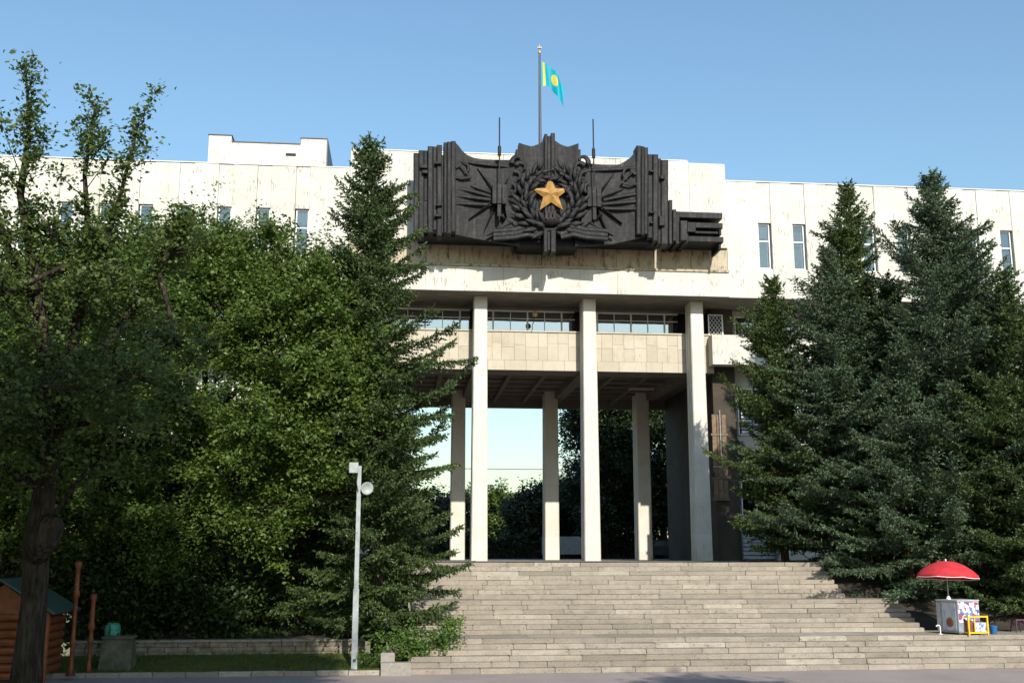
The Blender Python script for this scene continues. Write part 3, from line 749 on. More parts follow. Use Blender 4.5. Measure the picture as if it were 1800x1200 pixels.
# ================================================================== FLAG
FP = empty('flagpole', (7.48, 58.6, CTOP)); tag(FP, 'flagpole with turquoise flag on the roof behind the dark relief', 'flagpole')
MB().tube([(0, 0, 0), (0, 0, 7.75)], [.10, .06], 10).build('pole', M['dark_metal'], FP)
MB().lathe([(.02, 0), (.09, .06), (.09, .14), (.03, .2), (.04, .28), (.10, .34), (.03, .38), (.012, .62)], 10, (0, 0, 7.75)).build('finial', M['brass'], FP)
box('finial_bar', -.13, .13, -.015, .015, 8.16, 8.19, M['brass'], FP)
NU, NV = 26, 16; vs = []; uv = []
for i in range(NU+1):
    for j in range(NV+1):
        s = i/NU; t = j/NV            # s along the fly, t from bottom to top
        x = .07 + 1.42*s**.85 - .10*s*(1-t)
        top = 7.35 - 1.35*s**1.15 - .25*s*s; hgt = 1.6*(1-.3*s) 
        z = top - hgt*(1-t)*(1-.15*math.sin(s*5)) ; y = .22*math.sin(s*6.5+t*1.6)*s**.6 + .05*math.sin(s*15+2*t)
        x += .03*math.sin(s*9+3*t)
        vs.append((x, y, z)); uv.append((s, t))
W = NV+1; fs = [(i*W+j, (i+1)*W+j, (i+1)*W+j+1, i*W+j+1) for i in range(NU) for j in range(NV)]
me = bpy.data.meshes.new('flag'); me.from_pydata(vs, [], fs); me.update(); ul = me.uv_layers.new(name='UVMap')
for p in me.polygons:
    p.use_smooth = True
    for li in p.loop_indices: ul.data[li].uv = uv[me.loops[li].vertex_index]
link('flag', me, M['flag'], FP)
link('flag', me, None, None) if False else None

# ================================================================== TREES
def branch_tubes(tubes, n=5):
    m = MB()
    for pts, rad in tubes: m.tube(pts, rad, n, False)
    return m
def spruce(label, base, h, Rm, seed, mat, z0=.4, p=.85, droop=.25, hang=.5, blend=.9, dens=1.0, lean=(0, 0), asym=(0, 0), clear=None, group=None, twig=1.0):
    rs = np.random.RandomState(seed); root = empty('spruce_tree', base); tag(root, label, 'spruce', group)
    tm = MB(); tr_pts = [(0, 0, -.3)] + [(lean[0]*t, lean[1]*t, h*t) for t in np.linspace(.1, .985, 8)]
    tm.tube(tr_pts, [h*.0155]+[max(.02, h*.0145*(1-t)) for t in np.linspace(.1, .985, 8)], 9); tm.build('trunk', M['bark_red'], root, True)
    tubes = []; S = []; D = []; L = []; ph = rs.uniform(0, 6.28, 3)
    z = z0
    while z < h*.985:
        s = z/h
        Rz = min(Rm*min(1.0, (1-s)**p*1.06), .12+(h-z)*.40)*(min(1, .72+1.4*s) if s < .2 else 1)
        n = int(rs.randint(5, 8)*dens) if s < .85 else 5
        az0 = rs.uniform(0, 6.28)
        for k in range(n):
            az = az0 + k*2*math.pi/n + rs.uniform(-.3, .3)
            irr = 1 + .20*math.sin(az*2+z*.9+ph[0]) + .16*math.sin(z*1.9+az+ph[1]) + .10*math.sin(z*4.1-az*3+ph[2])
            if s < .9 and rs.rand() < .12: continue
            tf = min(1, max(0, (.85-s)/.3)); irr = 1+(irr-1)*(.35+.65*tf); irr *= 1 + tf*(asym[0]*math.cos(az) + asym[1]*math.sin(az))
            lb = max(.22, Rz*irr*(rs.uniform(.50, 1.10) if rs.rand() > .14 or s > .85 else rs.uniform(1.05, 1.30)))
            a = -droop + (droop+.75)*s**1.1 + rs.normal(0, .15); b = .24*(1-s)+rs.uniform(-.10, .14)
            K = 7; ts = np.linspace(0, 1, K); zb = z + rs.uniform(-.18, .18)
            r = lb*ts; dz = lb*(a*ts+b*ts**2)
            sway = rs.uniform(-.12, .12)
            ca, sa = math.cos(az), math.sin(az)
            pts = np.stack([ca*r - sa*sway*r*ts + lean[0]*zb/h, sa*r + ca*sway*r*ts + lean[1]*zb/h, zb+dz], 1)
            tubes.append(([tuple(q_) for q_ in pts], list(np.linspace(.012+.011*lb, .006, K))))
            ns = max(4, int(lb/.105)); tt = np.linspace(.10, 1, ns)
            px = np.stack([np.interp(tt, ts, pts[:, c]) for c in range(3)], 1)
            tan = np.gradient(px, axis=0); tan /= np.linalg.norm(tan, axis=1)[:, None]+1e-9
            lat = np.cross(tan, [0, 0, 1]); lat /= np.linalg.norm(lat, axis=1)[:, None]+1e-9
            for sd in (1, -1):
                d = tan*.62 + lat*sd*.78 + np.array([0, 0, -.28*hang])+rs.normal(0, .16, px.shape)
                l = twig*(np.minimum(.30*lb+.10, .72)*(1-.72*tt)+.12)*rs.uniform(.5, 1.35, ns)
                S.append(px); D.append(d); L.append(l)
            if hang > .05 and lb > .8:
                m_ = rs.rand(ns) < .85*hang+.15
                d = tan*.3 + lat*rs.normal(0, .35, ns)[:, None] + np.array([0, 0, -.95]); S.append(px[m_]); D.append(d[m_]); L.append((twig*(.16+.34*hang*rs.rand(ns))*(1-.5*tt))[m_])
            # short upright shoots along the top
            d = tan*.7 + lat*rs.normal(0, .3, ns)[:, None] + np.array([0, 0, .35]); S.append(px); D.append(d); L.append(twig*rs.uniform(.1, .22, ns))
            S.append(px[-1:]); D.append(tan[-1:]+np.array([[0, 0, .25]])); L.append(np.array([.26*twig]))
        z += rs.uniform(.26, .40)*(1 if s < .8 else .65)
    # leader
    S.append(np.array([[lean[0], lean[1], h*.95]])); D.append(np.array([[0, 0, 1.]])); L.append(np.array([h*.05+.15]))
    S = np.concatenate(S); D = np.concatenate(D); L = np.concatenate(L); D /= np.linalg.norm(D, axis=1)[:, None]
    cnt = np.maximum(2, np.ceil(L/.058)).astype(int)
    idx = np.repeat(np.arange(len(S)), cnt*2); tot = len(idx)
    u = rs.rand(tot)
    c = S[idx] + D[idx]*(L[idx]*u)[:, None]
    rnd = rs.normal(0, 1, (tot, 3)); d = D[idx]*.75 + rnd*.55; d /= np.linalg.norm(d, axis=1)[:, None]
    w = np.cross(d, rs.normal(0, 1, (tot, 3))); w /= np.linalg.norm(w, axis=1)[:, None]+1e-9
    ln = rs.uniform(.075, .135, tot)*blend*1.1; wd = rs.uniform(.024, .044, tot)*blend
    V = np.empty((tot, 3, 3)); V[:, 0] = c - w*wd[:, None]; V[:, 1] = c + w*wd[:, None]; V[:, 2] = c + d*ln[:, None]
    me = np_mesh('crown', V.reshape(-1, 3), np.arange(tot*3).reshape(-1, 3))
    cr = link('crown', me, mat, root)
    branch_tubes(tubes, 4).build('branches', M['bark_red'], root)
    return root
def leaf_mesh(name, C, size, rs, up=.5):
    n = len(C); nrm = rs.normal(0, 1, (n, 3)); nrm[:, 2] = np.abs(nrm[:, 2])+up; nrm[:, 1] -= .35; nrm /= np.linalg.norm(nrm, axis=1)[:, None]
    a = np.cross(nrm, rs.normal(0, 1, (n, 3))); a /= np.linalg.norm(a, axis=1)[:, None]+1e-9; b = np.cross(nrm, a)
    l = rs.uniform(.6, 1.45, n)*size; w = l*rs.uniform(.5, .7, n); fold = rs.uniform(-.12, .2, n)*l
    V = np.empty((n, 4, 3)); V[:, 0] = C - a*l[:, None]*.5; V[:, 1] = C + b*w[:, None]*.5 + nrm*fold[:, None] - a*l[:, None]*.08; V[:, 2] = C + a*l[:, None]*.5; V[:, 3] = C - b*w[:, None]*.5 + nrm*fold[:, None] - a*l[:, None]*.08
    return np_mesh(name, V.reshape(-1, 3), np.arange(n*4).reshape(-1, 4))
def bez(a, b, c, n=7):
    a, b, c = Vector(a), Vector(b), Vector(c); return [tuple(a*(1-t)**2+b*2*t*(1-t)+c*t*t) for t in [i/(n-1) for i in range(n)]]
def broadleaf(name, label, cat, base, trunk, limbs, blobs, seed, mat, leaf=.115, per=34, dens=5.0, sig=.26, group=None, shell=.45, bark='bark', limb_leaf=()):
    """trunk/limbs: lists of ([points], [radii]); blobs: (x,y,z,rx,ry,rz) relative to the base."""
    rs = np.random.RandomState(seed); root = empty(name, base); tag(root, label, cat, group)
    m = MB()
    for pts, rad in trunk: m.tube(pts, rad, 12)
    for pts, rad in limbs: m.tube(pts, rad, 8)
    anchors = np.array([p for pts, _ in trunk+limbs for p in pts[len(pts)//2:]])
    Cs = []; Ds = []
    for (bx, by, bz, rx, ry, rz) in blobs:
        vol = (rx*ry*rz)**(2/3)*12.6; n = max(6, int(vol*dens/3))
        d = rs.normal(0, 1, (n, 3)); d /= np.linalg.norm(d, axis=1)[:, None]
        r = (shell**3+(1-shell**3)*rs.rand(n))**(1/3)*rs.uniform(.82, 1.16, n)
        ks = 6+int(2*rx); sdir = rs.normal(0, 1, (ks, 3)); sdir /= np.linalg.norm(sdir, axis=1)[:, None]; si = rs.randint(0, ks, n)
        d = np.where((rs.rand(n) < .8)[:, None], sdir[si]*.80+rs.normal(0, .22, (n, 3)), d*r[:, None]*.8)
        c = np.array([bx, by, bz]) + d*np.array([rx, ry, rz])*1.12; Cs.append(c); dd = d*.8+rs.normal(0, .5, d.shape); dd[:, 2] += .1; Ds.append(dd*rs.uniform(.25, .75, (n, 1)))
        ctr = np.array([bx, by, bz]); k = np.argmin(np.linalg.norm(anchors-ctr, axis=1)); st = anchors[k]
        mid = (st+ctr)/2 + np.array([0, 0, .25*np.linalg.norm(ctr-st)*.3])
        rad = .03+.035*min(rx, rz); m.tube(bez(st, mid, ctr, 5), list(np.linspace(rad*1.5, rad, 5)), 6, False)
        for q_ in range(min(n, 7)):
            e = c[rs.randint(n)]; mid = (ctr+e)/2+rs.normal(0, .12, 3); m.tube(bez(ctr, mid, e, 4), list(np.linspace(rad*.7, .008, 4)), 4, False)
    for (pts, r0, r1, n) in limb_leaf:
        pts = np.array(pts); seg = np.linspace(0, len(pts)-1, n); i0 = np.minimum(seg.astype(int), len(pts)-2); fr = (seg-i0)[:, None]
        ctr = pts[i0]*(1-fr)+pts[i0+1]*fr; rr_ = np.linspace(r0, r1, n)
        d = rs.normal(0, 1, (n, 3)); d /= np.linalg.norm(d, axis=1)[:, None]; d[:, 2] = d[:, 2]*.5+.25
        d[:, 2] += .75; ln_ = rr_*rs.uniform(.3, 1.7, n)*(.75+.5*np.sin(np.linspace(0, 14, n)+rs.uniform(0, 6)))
        for k in range(0, n, 2):                    # a side twig with sprays along it
            e = ctr[k]+d[k]*ln_[k]; m.tube(bez(ctr[k], (ctr[k]+e)/2+np.array([0, 0, -.06]), e, 4), [.020, .016, .011, .005], 4, False)
            for u in (.35, .6, .8, 1.0):
                Cs.append((ctr[k]+(e-ctr[k])*u)[None]); Ds.append((d[k]*.25+rs.normal(0, .12, 3))[None])
    C = np.concatenate(Cs); D_ = np.concatenate(Ds); n = len(C)
    cnt = (per*rs.uniform(.4, 1.5, n)).astype(int); idx = np.repeat(np.arange(n), cnt)
    P_ = C[idx] + D_[idx]*rs.uniform(-.6, 1, (len(idx), 1)) + rs.normal(0, 1, (len(idx), 3))*np.array([sig, sig, sig*.7])
    link('crown', leaf_mesh('crown', P_, leaf, rs), mat, root)
    m.build('trunk', M[bark], root, True)
    return root
def rnd_blobs(rs, n, c, r, size, flat=.85):
    out = []
    for _ in range(n):
        d = rs.normal(0, 1, 3); d /= np.linalg.norm(d); k = rs.uniform(.55, 1.0)
        s = rs.uniform(*size); out.append((c[0]+d[0]*r[0]*k, c[1]+d[1]*r[1]*k, c[2]+d[2]*r[2]*k, s*rs.uniform(.9, 1.3), s*rs.uniform(.9, 1.3), s*flat*rs.uniform(.75, 1.1)))
    return out

# --- spruces
spruce('tall dark green spruce beside the left edge of the steps', (-.75, 38.7, .74), 18.4, 2.9, 21, M['spruce'], z0=.5, p=.52, droop=.34, hang=.9, lean=(-.75, 0), asym=(.14, .2), dens=1.3)
spruce('olive green spruce with a bare thin top in front of the right wing', (20.8, 47.4, 3.3), 17.9, 3.9, 22, M['spruce_olive'], z0=.9, p=.74, droop=.34, hang=.95, dens=1.2)
spruce('large blue spruce rising above the right wing roofline', (22.8, 43.2, 2.3), 18.0, 4.9, 23, M['spruce_blue'], z0=.6, p=.62, droop=.24, hang=.5, dens=1.2)
spruce('short olive spruce nearest to the portal columns', (16.75, 47.0, 3.3), 12.9, 2.5, 24, M['spruce_olive'], z0=1.0, p=.42, droop=.28, hang=.9, dens=1.25)
spruce('slim blue green spruce between two taller spruces', (18.7, 45.2, 3.2), 13.9, 3.7, 25, M['spruce_blue'], z0=.5, p=.62, droop=.24, hang=.5, dens=1.2)
spruce('broad spruce overhanging the red parasol', (24.3, 40.6, 1.3), 13.6, 4.0, 26, M['spruce'], z0=.5, p=.6, droop=.25, hang=.5, dens=1.2)
spruce('second blue spruce close behind the parasol with a lower top', (24.9, 44.6, 2.6), 15.6, 3.6, 27, M['spruce_blue'], z0=.5, p=.62, droop=.22, hang=.4)
spruce('low blue spruce at the top of the planting bed', (20.3, 42.4, 2.0), 10.3, 3.5, 28, M['spruce_blue'], z0=.4, p=.55, droop=.22, hang=.35)
spruce('dark green spruce filling the gap behind the blue ones', (21.6, 45.6, 3.0), 13.0, 3.4, 30, M['spruce'], z0=.4, p=.6, droop=.28, hang=.7)
spruce('dark spruce behind the broad leafed tree on the bank', (-3.9, 43.2, 1.1), 12.5, 3.1, 29, M['spruce'], z0=1.0, p=.65, droop=.3, hang=.9)

# --- foreground oak at the left
tp = [((0, 0, -.3), (.02, 0, 1.2), (.05, 0, 2.6), (-.02, 0, 4.0), (.1, .0, 5.5), (.2, 0, 7.0)), ]
tr_l = [([*tp[0]], [.46, .37, .33, .35, .29, .25])]
knot = ([(.0, -.1, 3.6), (.25, -.28, 4.1), (.42, -.36, 4.5), (.47, -.38, 4.7)], [.30, .40, .36, .22])
limbA = [(.2, 0, 6.9), (-.3, .1, 9.3), (-.75, .1, 11.6), (-1.25, 0, 13.6), (-1.15, 0, 15.4), (-1.4, 0, 17.3)]
limbB = [(.2, 0, 6.9), (.45, .2, 9.5), (.75, .1, 11.8), (.45, 0, 14.2), (.6, 0, 16.3)]
limbC = [(.5, .1, 10.0), (1.1, .1, 12.0), (1.5, 0, 13.8), (1.85, 0, 15.9)]
limbD = [(-.2, .1, 9.5), (-1.2, 0, 11.5), (-2.0, 0, 13.5), (-2.3, 0, 15.2)]
limbE = [(.2, 0, 7.2), (1.4, .3, 9.5), (2.6, .2, 11.5), (3.4, .0, 13.0)]
limbF = [(.0, 0, 5.6), (-1.2, -.2, 6.0), (-2.6, -.4, 6.1)]
rsb = np.random.RandomState(41)
limbs = [(limbA, [.26, .2, .15, .10, .06, .02]), (limbB, [.22, .17, .11, .06, .03]), (limbC, [.12, .09, .06, .025]), (limbD, [.12, .09, .05, .02]), (limbE, [.16, .11, .07, .03]), (limbF, [.2, .14, .09])]
ob = [(1.0, -3.6, 7.6, 1.2, 1.2, .7), (-1.2, -3.8, 7.2, 1.2, 1.2, .7), (2.8, -3.0, 8.0, 1.2, 1.2, .7), (-2.8, -3.0, 7.6, 1.1, 1.1, .7), (2.6, -1.6, 7.0, 1.1, 1, .7), (1.6, -1.4, 5.9, .9, .9, .5), (3.4, -1.0, 9.4, 1.1, 1, .7), (.9, -.9, 7.6, .9, .8, .8), (-.6, -1.0, 7.4, .9, .8, .8), (.3, -1.0, 6.3, .9, .7, .6), (1.8, -.6, 8.6, .9, .8, .7), (-1.2, -.8, 10.4, .9, .8, .8), (.7, -.5, 10.6, .9, .8, .7), (-2.6, -.4, 8.8, .9, .8, .8), (-1.6, 0, 8.4, 1.1, 1.2, .9), (-2.2, .2, 10.0, .9, 1, .8), (.1, -.6, 8.9, .9, .8, .8), (1.9, .1, 10.6, 1.0, .9, .7), (1.6, -.2, 11.4, .8, .8, .6), (2.9, 0, 12.0, .9, .8, .6), (.8, .2, 12.2, .7, .7, .7), (-.4, .2, 12.4, .8, .7, .9), (-2.1, .2, 7.3, .9, 1, .7), (-2.6, -.2, 5.2, .9, .9, .8), (-1.9, .0, 11.8, .8, .8, .8), (-1.2, -.3, 5.3, .8, .8, .6)]
broadleaf('oak_tree', 'tall old oak with knobbly trunk and thin leafy top shoots', 'tree', (-9.55, 30, 0), tr_l+[knot], limbs, ob, 42, M['oak'], .14, 22, 14.0, .14,
          limb_leaf=((limbA[1:], 1.0, .35, 62), (limbB[1:], .95, .32, 54), (limbC[1:], .8, .35, 36), (limbD[1:], .8, .35, 34), (limbE[1:], .8, .4, 80)))
# --- wide crowned tree on the bank
tl = [([(0, 0, -.3), (.05, 0, 1.5), (-.1, .1, 3.2), (.1, 0, 5.2), (.3, 0, 7.5)], [.36, .30, .26, .22, .16])]
rsb = np.random.RandomState(43)
blobs = []
for (cx, cy, cz, s) in ((-5.6, -.5, 10.0, 1.6), (-4.3, -.6, 12.2, 1.5), (-2.2, -.5, 13.0, 1.6), (-.1, -.6, 13.3, 1.6), (1.9, -.7, 12.8, 1.6), (3.7, -.6, 12.0, 1.5), (5.3, -.8, 10.6, 1.5), (4.9, -1.1, 8.6, 1.4), (5.6, -1.2, 7.2, 1.1), (3.3, -1.6, 9.6, 1.6), (1.0, -1.8, 10.4, 1.7), (-1.6, -1.7, 10.3, 1.7), (-3.6, -1.4, 9.4, 1.5), (2.6, -2.0, 7.4, 1.5), (.2, -2.1, 7.8, 1.5), (-2.2, -1.9, 7.6, 1.4), (4.3, -1.6, 6.2, 1.2), (-4.6, -.9, 7.2, 1.3), (1.8, -1.8, 5.6, 1.1), (-.6, -1.8, 5.7, 1.0), (-6.6, .2, 8.2, 1.4), (6.1, -.4, 8.6, 1.0), (0, .8, 11.5, 2.0), (3, .8, 10, 2.0), (-3, .8, 10.5, 2.0), (-5.2, -.4, 5.4, 1.2), (-3.4, -1.4, 4.6, 1.1), (-1.6, -1.6, 4.0, 1.1), (.6, -1.4, 4.1, 1.0), (2.6, -1.0, 4.3, 1.1), (3.9, -.6, 4.6, 1.0), (5.2, -1.6, 9.6, 1.2), (5.6, -1.5, 5.6, 1.0), (-6.8, .6, 5.6, 1.3), (1.2, .6, 2.9, .8), (-2.6, .6, 3.0, .9), (-5.0, -.8, 3.8, 1.0), (-6.4, -.2, 3.6, 1.1), (-4.0, -.4, 2.8, .9), (-.6, -1.2, 2.9, .9), (2.8, -.8, 3.0, .9), (-7.2, 0, 10.8, 1.5), (-7.8, .2, 7.4, 1.4), (-5.4, -1.2, 8.6, 1.4), (-7.4, -.2, 5.2, 1.2), (4.6, -1.4, 11.2, 1.2), (5.9, -1.3, 8.0, 1.1), (-6.2, -.3, 12.2, 1.3), (0, -.4, 14.0, 1.5), (2.2, -.5, 13.7, 1.5), (4.1, -.5, 12.8, 1.4), (-2.4, -.3, 13.9, 1.5), (5.4, -.7, 11.5, 1.3), (-4.4, -.2, 13.2, 1.3), (1.0, -1.2, 12.2, 1.4), (3.2, -1.2, 11.2, 1.4), (-1.4, -1.2, 12.0, 1.4)):
    blobs.append((cx, cy-1.3, cz, s*rsb.uniform(.95, 1.25), s*rsb.uniform(.9, 1.1), s*rsb.uniform(.62, .85)))
lb = [([(.3, 0, 7.3), (2.0, -.4, 9.5), (3.6, -.5, 11.5)], [.14, .09, .05]), ([(.1, 0, 5.5), (-1.8, -.3, 8.0), (-3.8, -.5, 11)], [.15, .1, .05]), ([(.3, 0, 7.4), (.2, -.2, 10), (0, -.3, 12.8)], [.14, .09, .04]), ([(0, 0, 4.5), (2.4, -.6, 6.2), (4.8, -1, 7.8)], [.14, .1, .05]), ([(0, 0, 4.2), (-2.4, -.5, 6), (-5.2, -.6, 8)], [.13, .1, .05]), ([(.2, 0, 6.5), (.6, -1, 8), (1.0, -1.6, 9.6)], [.1, .07, .04])]
broadleaf('elm_tree', 'broad bright green leafy tree filling the bank left of the spruce', 'tree', (-7.65, 40.8, .95), tl, lb, blobs, 44, M['elm'], .135, 46, 19.0, .15)
# --- understorey and further trees on the left bank
def simple_tree(label, base, h, cr, seed, mat, n=14, leaf=.16, per=36, dens=9, group=None, low=.3, name='leafy_tree', size=(.9, 1.5), sig=.3):
    rs = np.random.RandomState(seed); k = h*low
    tl = [([(0, 0, -.3), (rs.uniform(-.2, .2), 0, h*.2), (rs.uniform(-.3, .3), rs.uniform(-.3, .3), h*.45), (rs.uniform(-.3, .3), 0, h*.75)], [h*.018+.05, h*.016+.03, h*.011+.02, .05])]
    c = (0, 0, (h+k)/2); b = rnd_blobs(rs, n, c, (cr, cr, (h-k)/2-.4), size)
    return broadleaf(name, label, 'tree', base, tl, [], b, seed+1, mat, leaf, per, dens, sig, group)
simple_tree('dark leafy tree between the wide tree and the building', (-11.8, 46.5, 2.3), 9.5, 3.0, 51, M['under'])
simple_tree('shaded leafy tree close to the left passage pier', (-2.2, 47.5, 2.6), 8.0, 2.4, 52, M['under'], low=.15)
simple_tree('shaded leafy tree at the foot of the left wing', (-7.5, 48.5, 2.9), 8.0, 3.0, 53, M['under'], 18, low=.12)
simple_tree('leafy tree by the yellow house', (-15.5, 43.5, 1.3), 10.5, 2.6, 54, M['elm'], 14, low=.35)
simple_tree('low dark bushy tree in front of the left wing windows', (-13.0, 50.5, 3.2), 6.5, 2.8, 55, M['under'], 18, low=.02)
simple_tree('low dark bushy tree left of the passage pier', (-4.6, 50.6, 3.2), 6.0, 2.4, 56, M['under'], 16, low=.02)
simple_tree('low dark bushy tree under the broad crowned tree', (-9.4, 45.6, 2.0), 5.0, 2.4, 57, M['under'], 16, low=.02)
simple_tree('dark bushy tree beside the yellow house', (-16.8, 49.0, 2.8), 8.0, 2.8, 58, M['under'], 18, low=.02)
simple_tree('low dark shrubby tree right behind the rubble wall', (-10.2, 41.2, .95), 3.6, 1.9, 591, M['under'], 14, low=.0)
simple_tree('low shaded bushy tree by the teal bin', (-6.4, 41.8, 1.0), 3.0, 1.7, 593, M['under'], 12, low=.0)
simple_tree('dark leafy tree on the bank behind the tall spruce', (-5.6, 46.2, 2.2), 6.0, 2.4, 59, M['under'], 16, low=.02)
simple_tree('tall unseen plane tree added on the plaza to shade the stall', (-6.4, 8.0, 0), 18.6, 4.8, 90, M['elm'], 46, .24, 40, 9, low=.57, size=(1.4, 2.0))  # added out of view, crown above the frame, to shade stall and oak trunk
simple_tree('wide unseen tree added left of the oak to block sky light', (-17.5, 27.0, 0), 16.0, 4.2, 94, M['elm'], 26, .22, 36, 6, low=.25, size=(1.3, 2.0))  # unseen, added to cut sky light over the lower left
simple_tree('wide unseen tree added at the plaza edge to block sky light', (-15.0, 18.0, 0), 17.0, 4.4, 96, M['elm'], 26, .22, 36, 6, low=.3, size=(1.3, 2.0))  # likewise added outside the frame as a sky and sun blocker
simple_tree('wide unseen tree added beyond the stall to block sky light', (-19.5, 37.0, .3), 14.0, 4.2, 98, M['elm'], 26, .22, 36, 6, low=.15, size=(1.3, 2.0))  # another added blocker outside the frame, dimming the left side
simple_tree('very tall unseen plane tree added on the plaza to shade the bank', (-3.4, 4.0, 0), 25.0, 4.6, 100, M['elm'], 44, .26, 38, 8, low=.52, size=(1.4, 2.0))  # added out of view, tall enough for its shadow to reach the bank
simple_tree('slim tree on the plaza opposite the steps', (13.3, 9.0, 0), 17.3, 2.2, 92, M['elm'], 18, .24, 40, 10, low=.5)
# --- trees seen through the portal
for (lab, bx, by, h, cr, sd, mt, nb, lo) in (
    ('pale green round tree far beyond the portal', 8.3, 104, 7.4, 2.4, 61, 'elm', 12, .1),
    ('dark tree beyond the portal left of the white van', 11.6, 92, 6.9, 2.4, 62, 'far', 14, .05),
    ('tall dark tree beyond the middle portal opening', 16.3, 88, 16.5, 3.3, 63, 'far', 34, .05),
    ('tall dark tree beyond the right portal opening', 21.5, 89, 16.0, 3.6, 64, 'far', 34, .05),
    ('low dark tree behind the parked cars', 15.2, 98, 8.0, 3.4, 65, 'far', 18, .03),
    ('dark bushy tree at the left of the passage', 3.4, 97, 6.4, 3.0, 66, 'far', 16, .03),
    ('dark bushy tree behind the right rear column', 26.5, 93, 14.0, 3.8, 67, 'far', 26, .03),
    ('dense dark tree standing between two tall ones beyond the portal', 19.0, 96, 13.0, 3.2, 68, 'far', 26, .03)):
    simple_tree(lab, (bx, by, Z3), h, cr, sd, M[mt], nb, .26, 30, 7, low=lo, size=(1.0, 1.7))
hg = empty('hedge', (14, 90, Z3)); tag(hg, 'dark clipped hedge along the far side of the terrace', 'hedge')
rsh = np.random.RandomState(99); nh = 26000
HP = np.stack([rsh.uniform(-18, 22, nh), rsh.uniform(-.8, .8, nh), rsh.uniform(0, 1, nh)**.8], 1); HP[:, 2] *= 2.0+.35*np.sin(HP[:, 0]*1.3)+.25*np.sin(HP[:, 0]*3.1)
link('foliage', leaf_mesh('foliage', HP, .26, rsh), M['far'], hg); box('stems', -18, 22, -.5, .5, -.05, 1.5, M['soil'], hg)
# --- shrub at the steps
def shrub(label, base, blobs, seed, mat, leaf=.10, per=30):
    rs = np.random.RandomState(seed)
    tl = [([(0, 0, -.1), (b[0]*.5, b[1]*.5, b[2]*.5), (b[0], b[1], b[2])], [.025, .02, .01]) for b in blobs]
    r_ = empty('shrub', base); tag(r_, label, 'shrub'); m = MB()
    for pts, rad in tl: m.tube(pts, rad, 5, False)
    Cs = []
    for (bx, by, bz, rx, ry, rz) in blobs:
        n = int(60*rx*rz+8); d = rs.normal(0, 1, (n, 3)); d /= np.linalg.norm(d, axis=1)[:, None]
        Cs.append(np.array([bx, by, bz])+d*rs.uniform(.5, 1.1, (n, 1))*np.array([rx, ry, rz]))
    C = np.concatenate(Cs); C = C[C[:, 2] > .05]; idx = np.repeat(np.arange(len(C)), per); P_ = C[idx]+rs.normal(0, .11, (len(idx), 3)); P_ = P_[P_[:, 2] > .02]
    link('foliage', leaf_mesh('foliage', P_, leaf, rs, .7), mat, r_); m.build('stems', M['bark'], r_)
    return r_
shrub('bright green shrub at the foot of the tall spruce by the steps', (.55, 36.7, .3), [(-.9, 0, .45, .5, .4, .45), (-.2, -.1, .6, .55, .4, .5), (.5, 0, .55, .5, .4, .45), (1.0, .3, .75, .4, .4, .4), (1.25, .9, 1.0, .4, .4, .35)], 71, M['shrub'])
shrub('small green shrub next to the granite block', (-.95, 36.25, .14), [(0, 0, .2, .35, .25, .22), (.45, -.1, .2, .3, .2, .2)], 72, M['elm'], .08)
rsi = np.random.RandomState(81); n = 16000
ix = rsi.uniform(-13, .1, n); iy = rsi.uniform(39.5, 50.2, n); keep = (np.sin(ix*1.7+iy*.9)+np.sin(ix*.6-iy*1.6)+rsi.normal(0, .6, n)) > .1; ix = ix[keep]; iy = iy[keep]
iz = np.array([f_lawn(a, b) for a, b in zip(ix, iy)])+rsi.uniform(.02, .22, len(ix))
iv = link('ground_cover', leaf_mesh('ground_cover', np.stack([ix, iy, iz], 1), .17, rsi, .8), M['under']); tag(iv, 'dark ground cover leaves on the shaded bank', 'ground cover', kind='stuff')
# grass on the lawn strip
rsg = np.random.RandomState(80); n = 26000
gx = rsg.uniform(-12.5, .2, n); gy = rsg.uniform(35.95, 38.9, n)
gz = .12+(gy-35.9)/3.1*.26
C = np.stack([gx, gy, gz-.02], 1); ang = rsg.uniform(0, 6.28, n); w = np.stack([np.cos(ang), np.sin(ang), np.zeros(n)], 1)*.012
tip = C + np.stack([rsg.normal(0, .05, n), rsg.normal(0, .05, n), rsg.uniform(.05, .13, n)], 1)
V = np.stack([C-w, C+w, tip], 1).reshape(-1, 3)
go = link('grass', np_mesh('grass', V, np.arange(n*3).reshape(-1, 3)), M['grass']); tag(go, 'short green grass on the lawn strip behind the kerb', 'grass', kind='stuff')

# ================================================================== STREET FURNITURE
wp = empty('camera_pole', (-1.45, 36.15, .13)); tag(wp, 'slim white square pole with box and round dish in front of the spruce', 'pole')
m = MB(); m.loft([[(-a, -a, z), (a, -a, z), (a, a, z), (-a, a, z)] for a, z in ((.095, 0), (.09, 2.5), (.07, 2.52), (.065, 6.45))]); m.build('post', M['white_paint'], wp)
MB().lathe([(.05, 0), (.05, .02)], 12).build('cap', M['dark_metal'], wp, loc=(0.0, -.095, .28), rot=(R(90), 0, 0))
MB().box(-.33, -.04, -.14, .08, 6.22, 6.56).build('box', M['white_paint'], wp)
MB().lathe([(.02, .10), (.12, .08), (.19, .02), (.21, -.04), (.2, -.045), (.12, .03), (.02, .05)], 18).build('dish', M['white_paint'], wp, True, (.26, -.14, 5.72), (R(-80), 0, R(15)))
MB().tube([(.09, 0, 5.62), (.2, -.05, 5.68), (.25, -.08, 5.72)], .035, 6).build('arm', M['white_paint'], wp)
MB().tube([(-.05, -.12, 6.2), (-.08, -.16, 5.9), (-.02, -.12, 5.6)], .012, 5).build('cable', M['dark_metal'], wp)
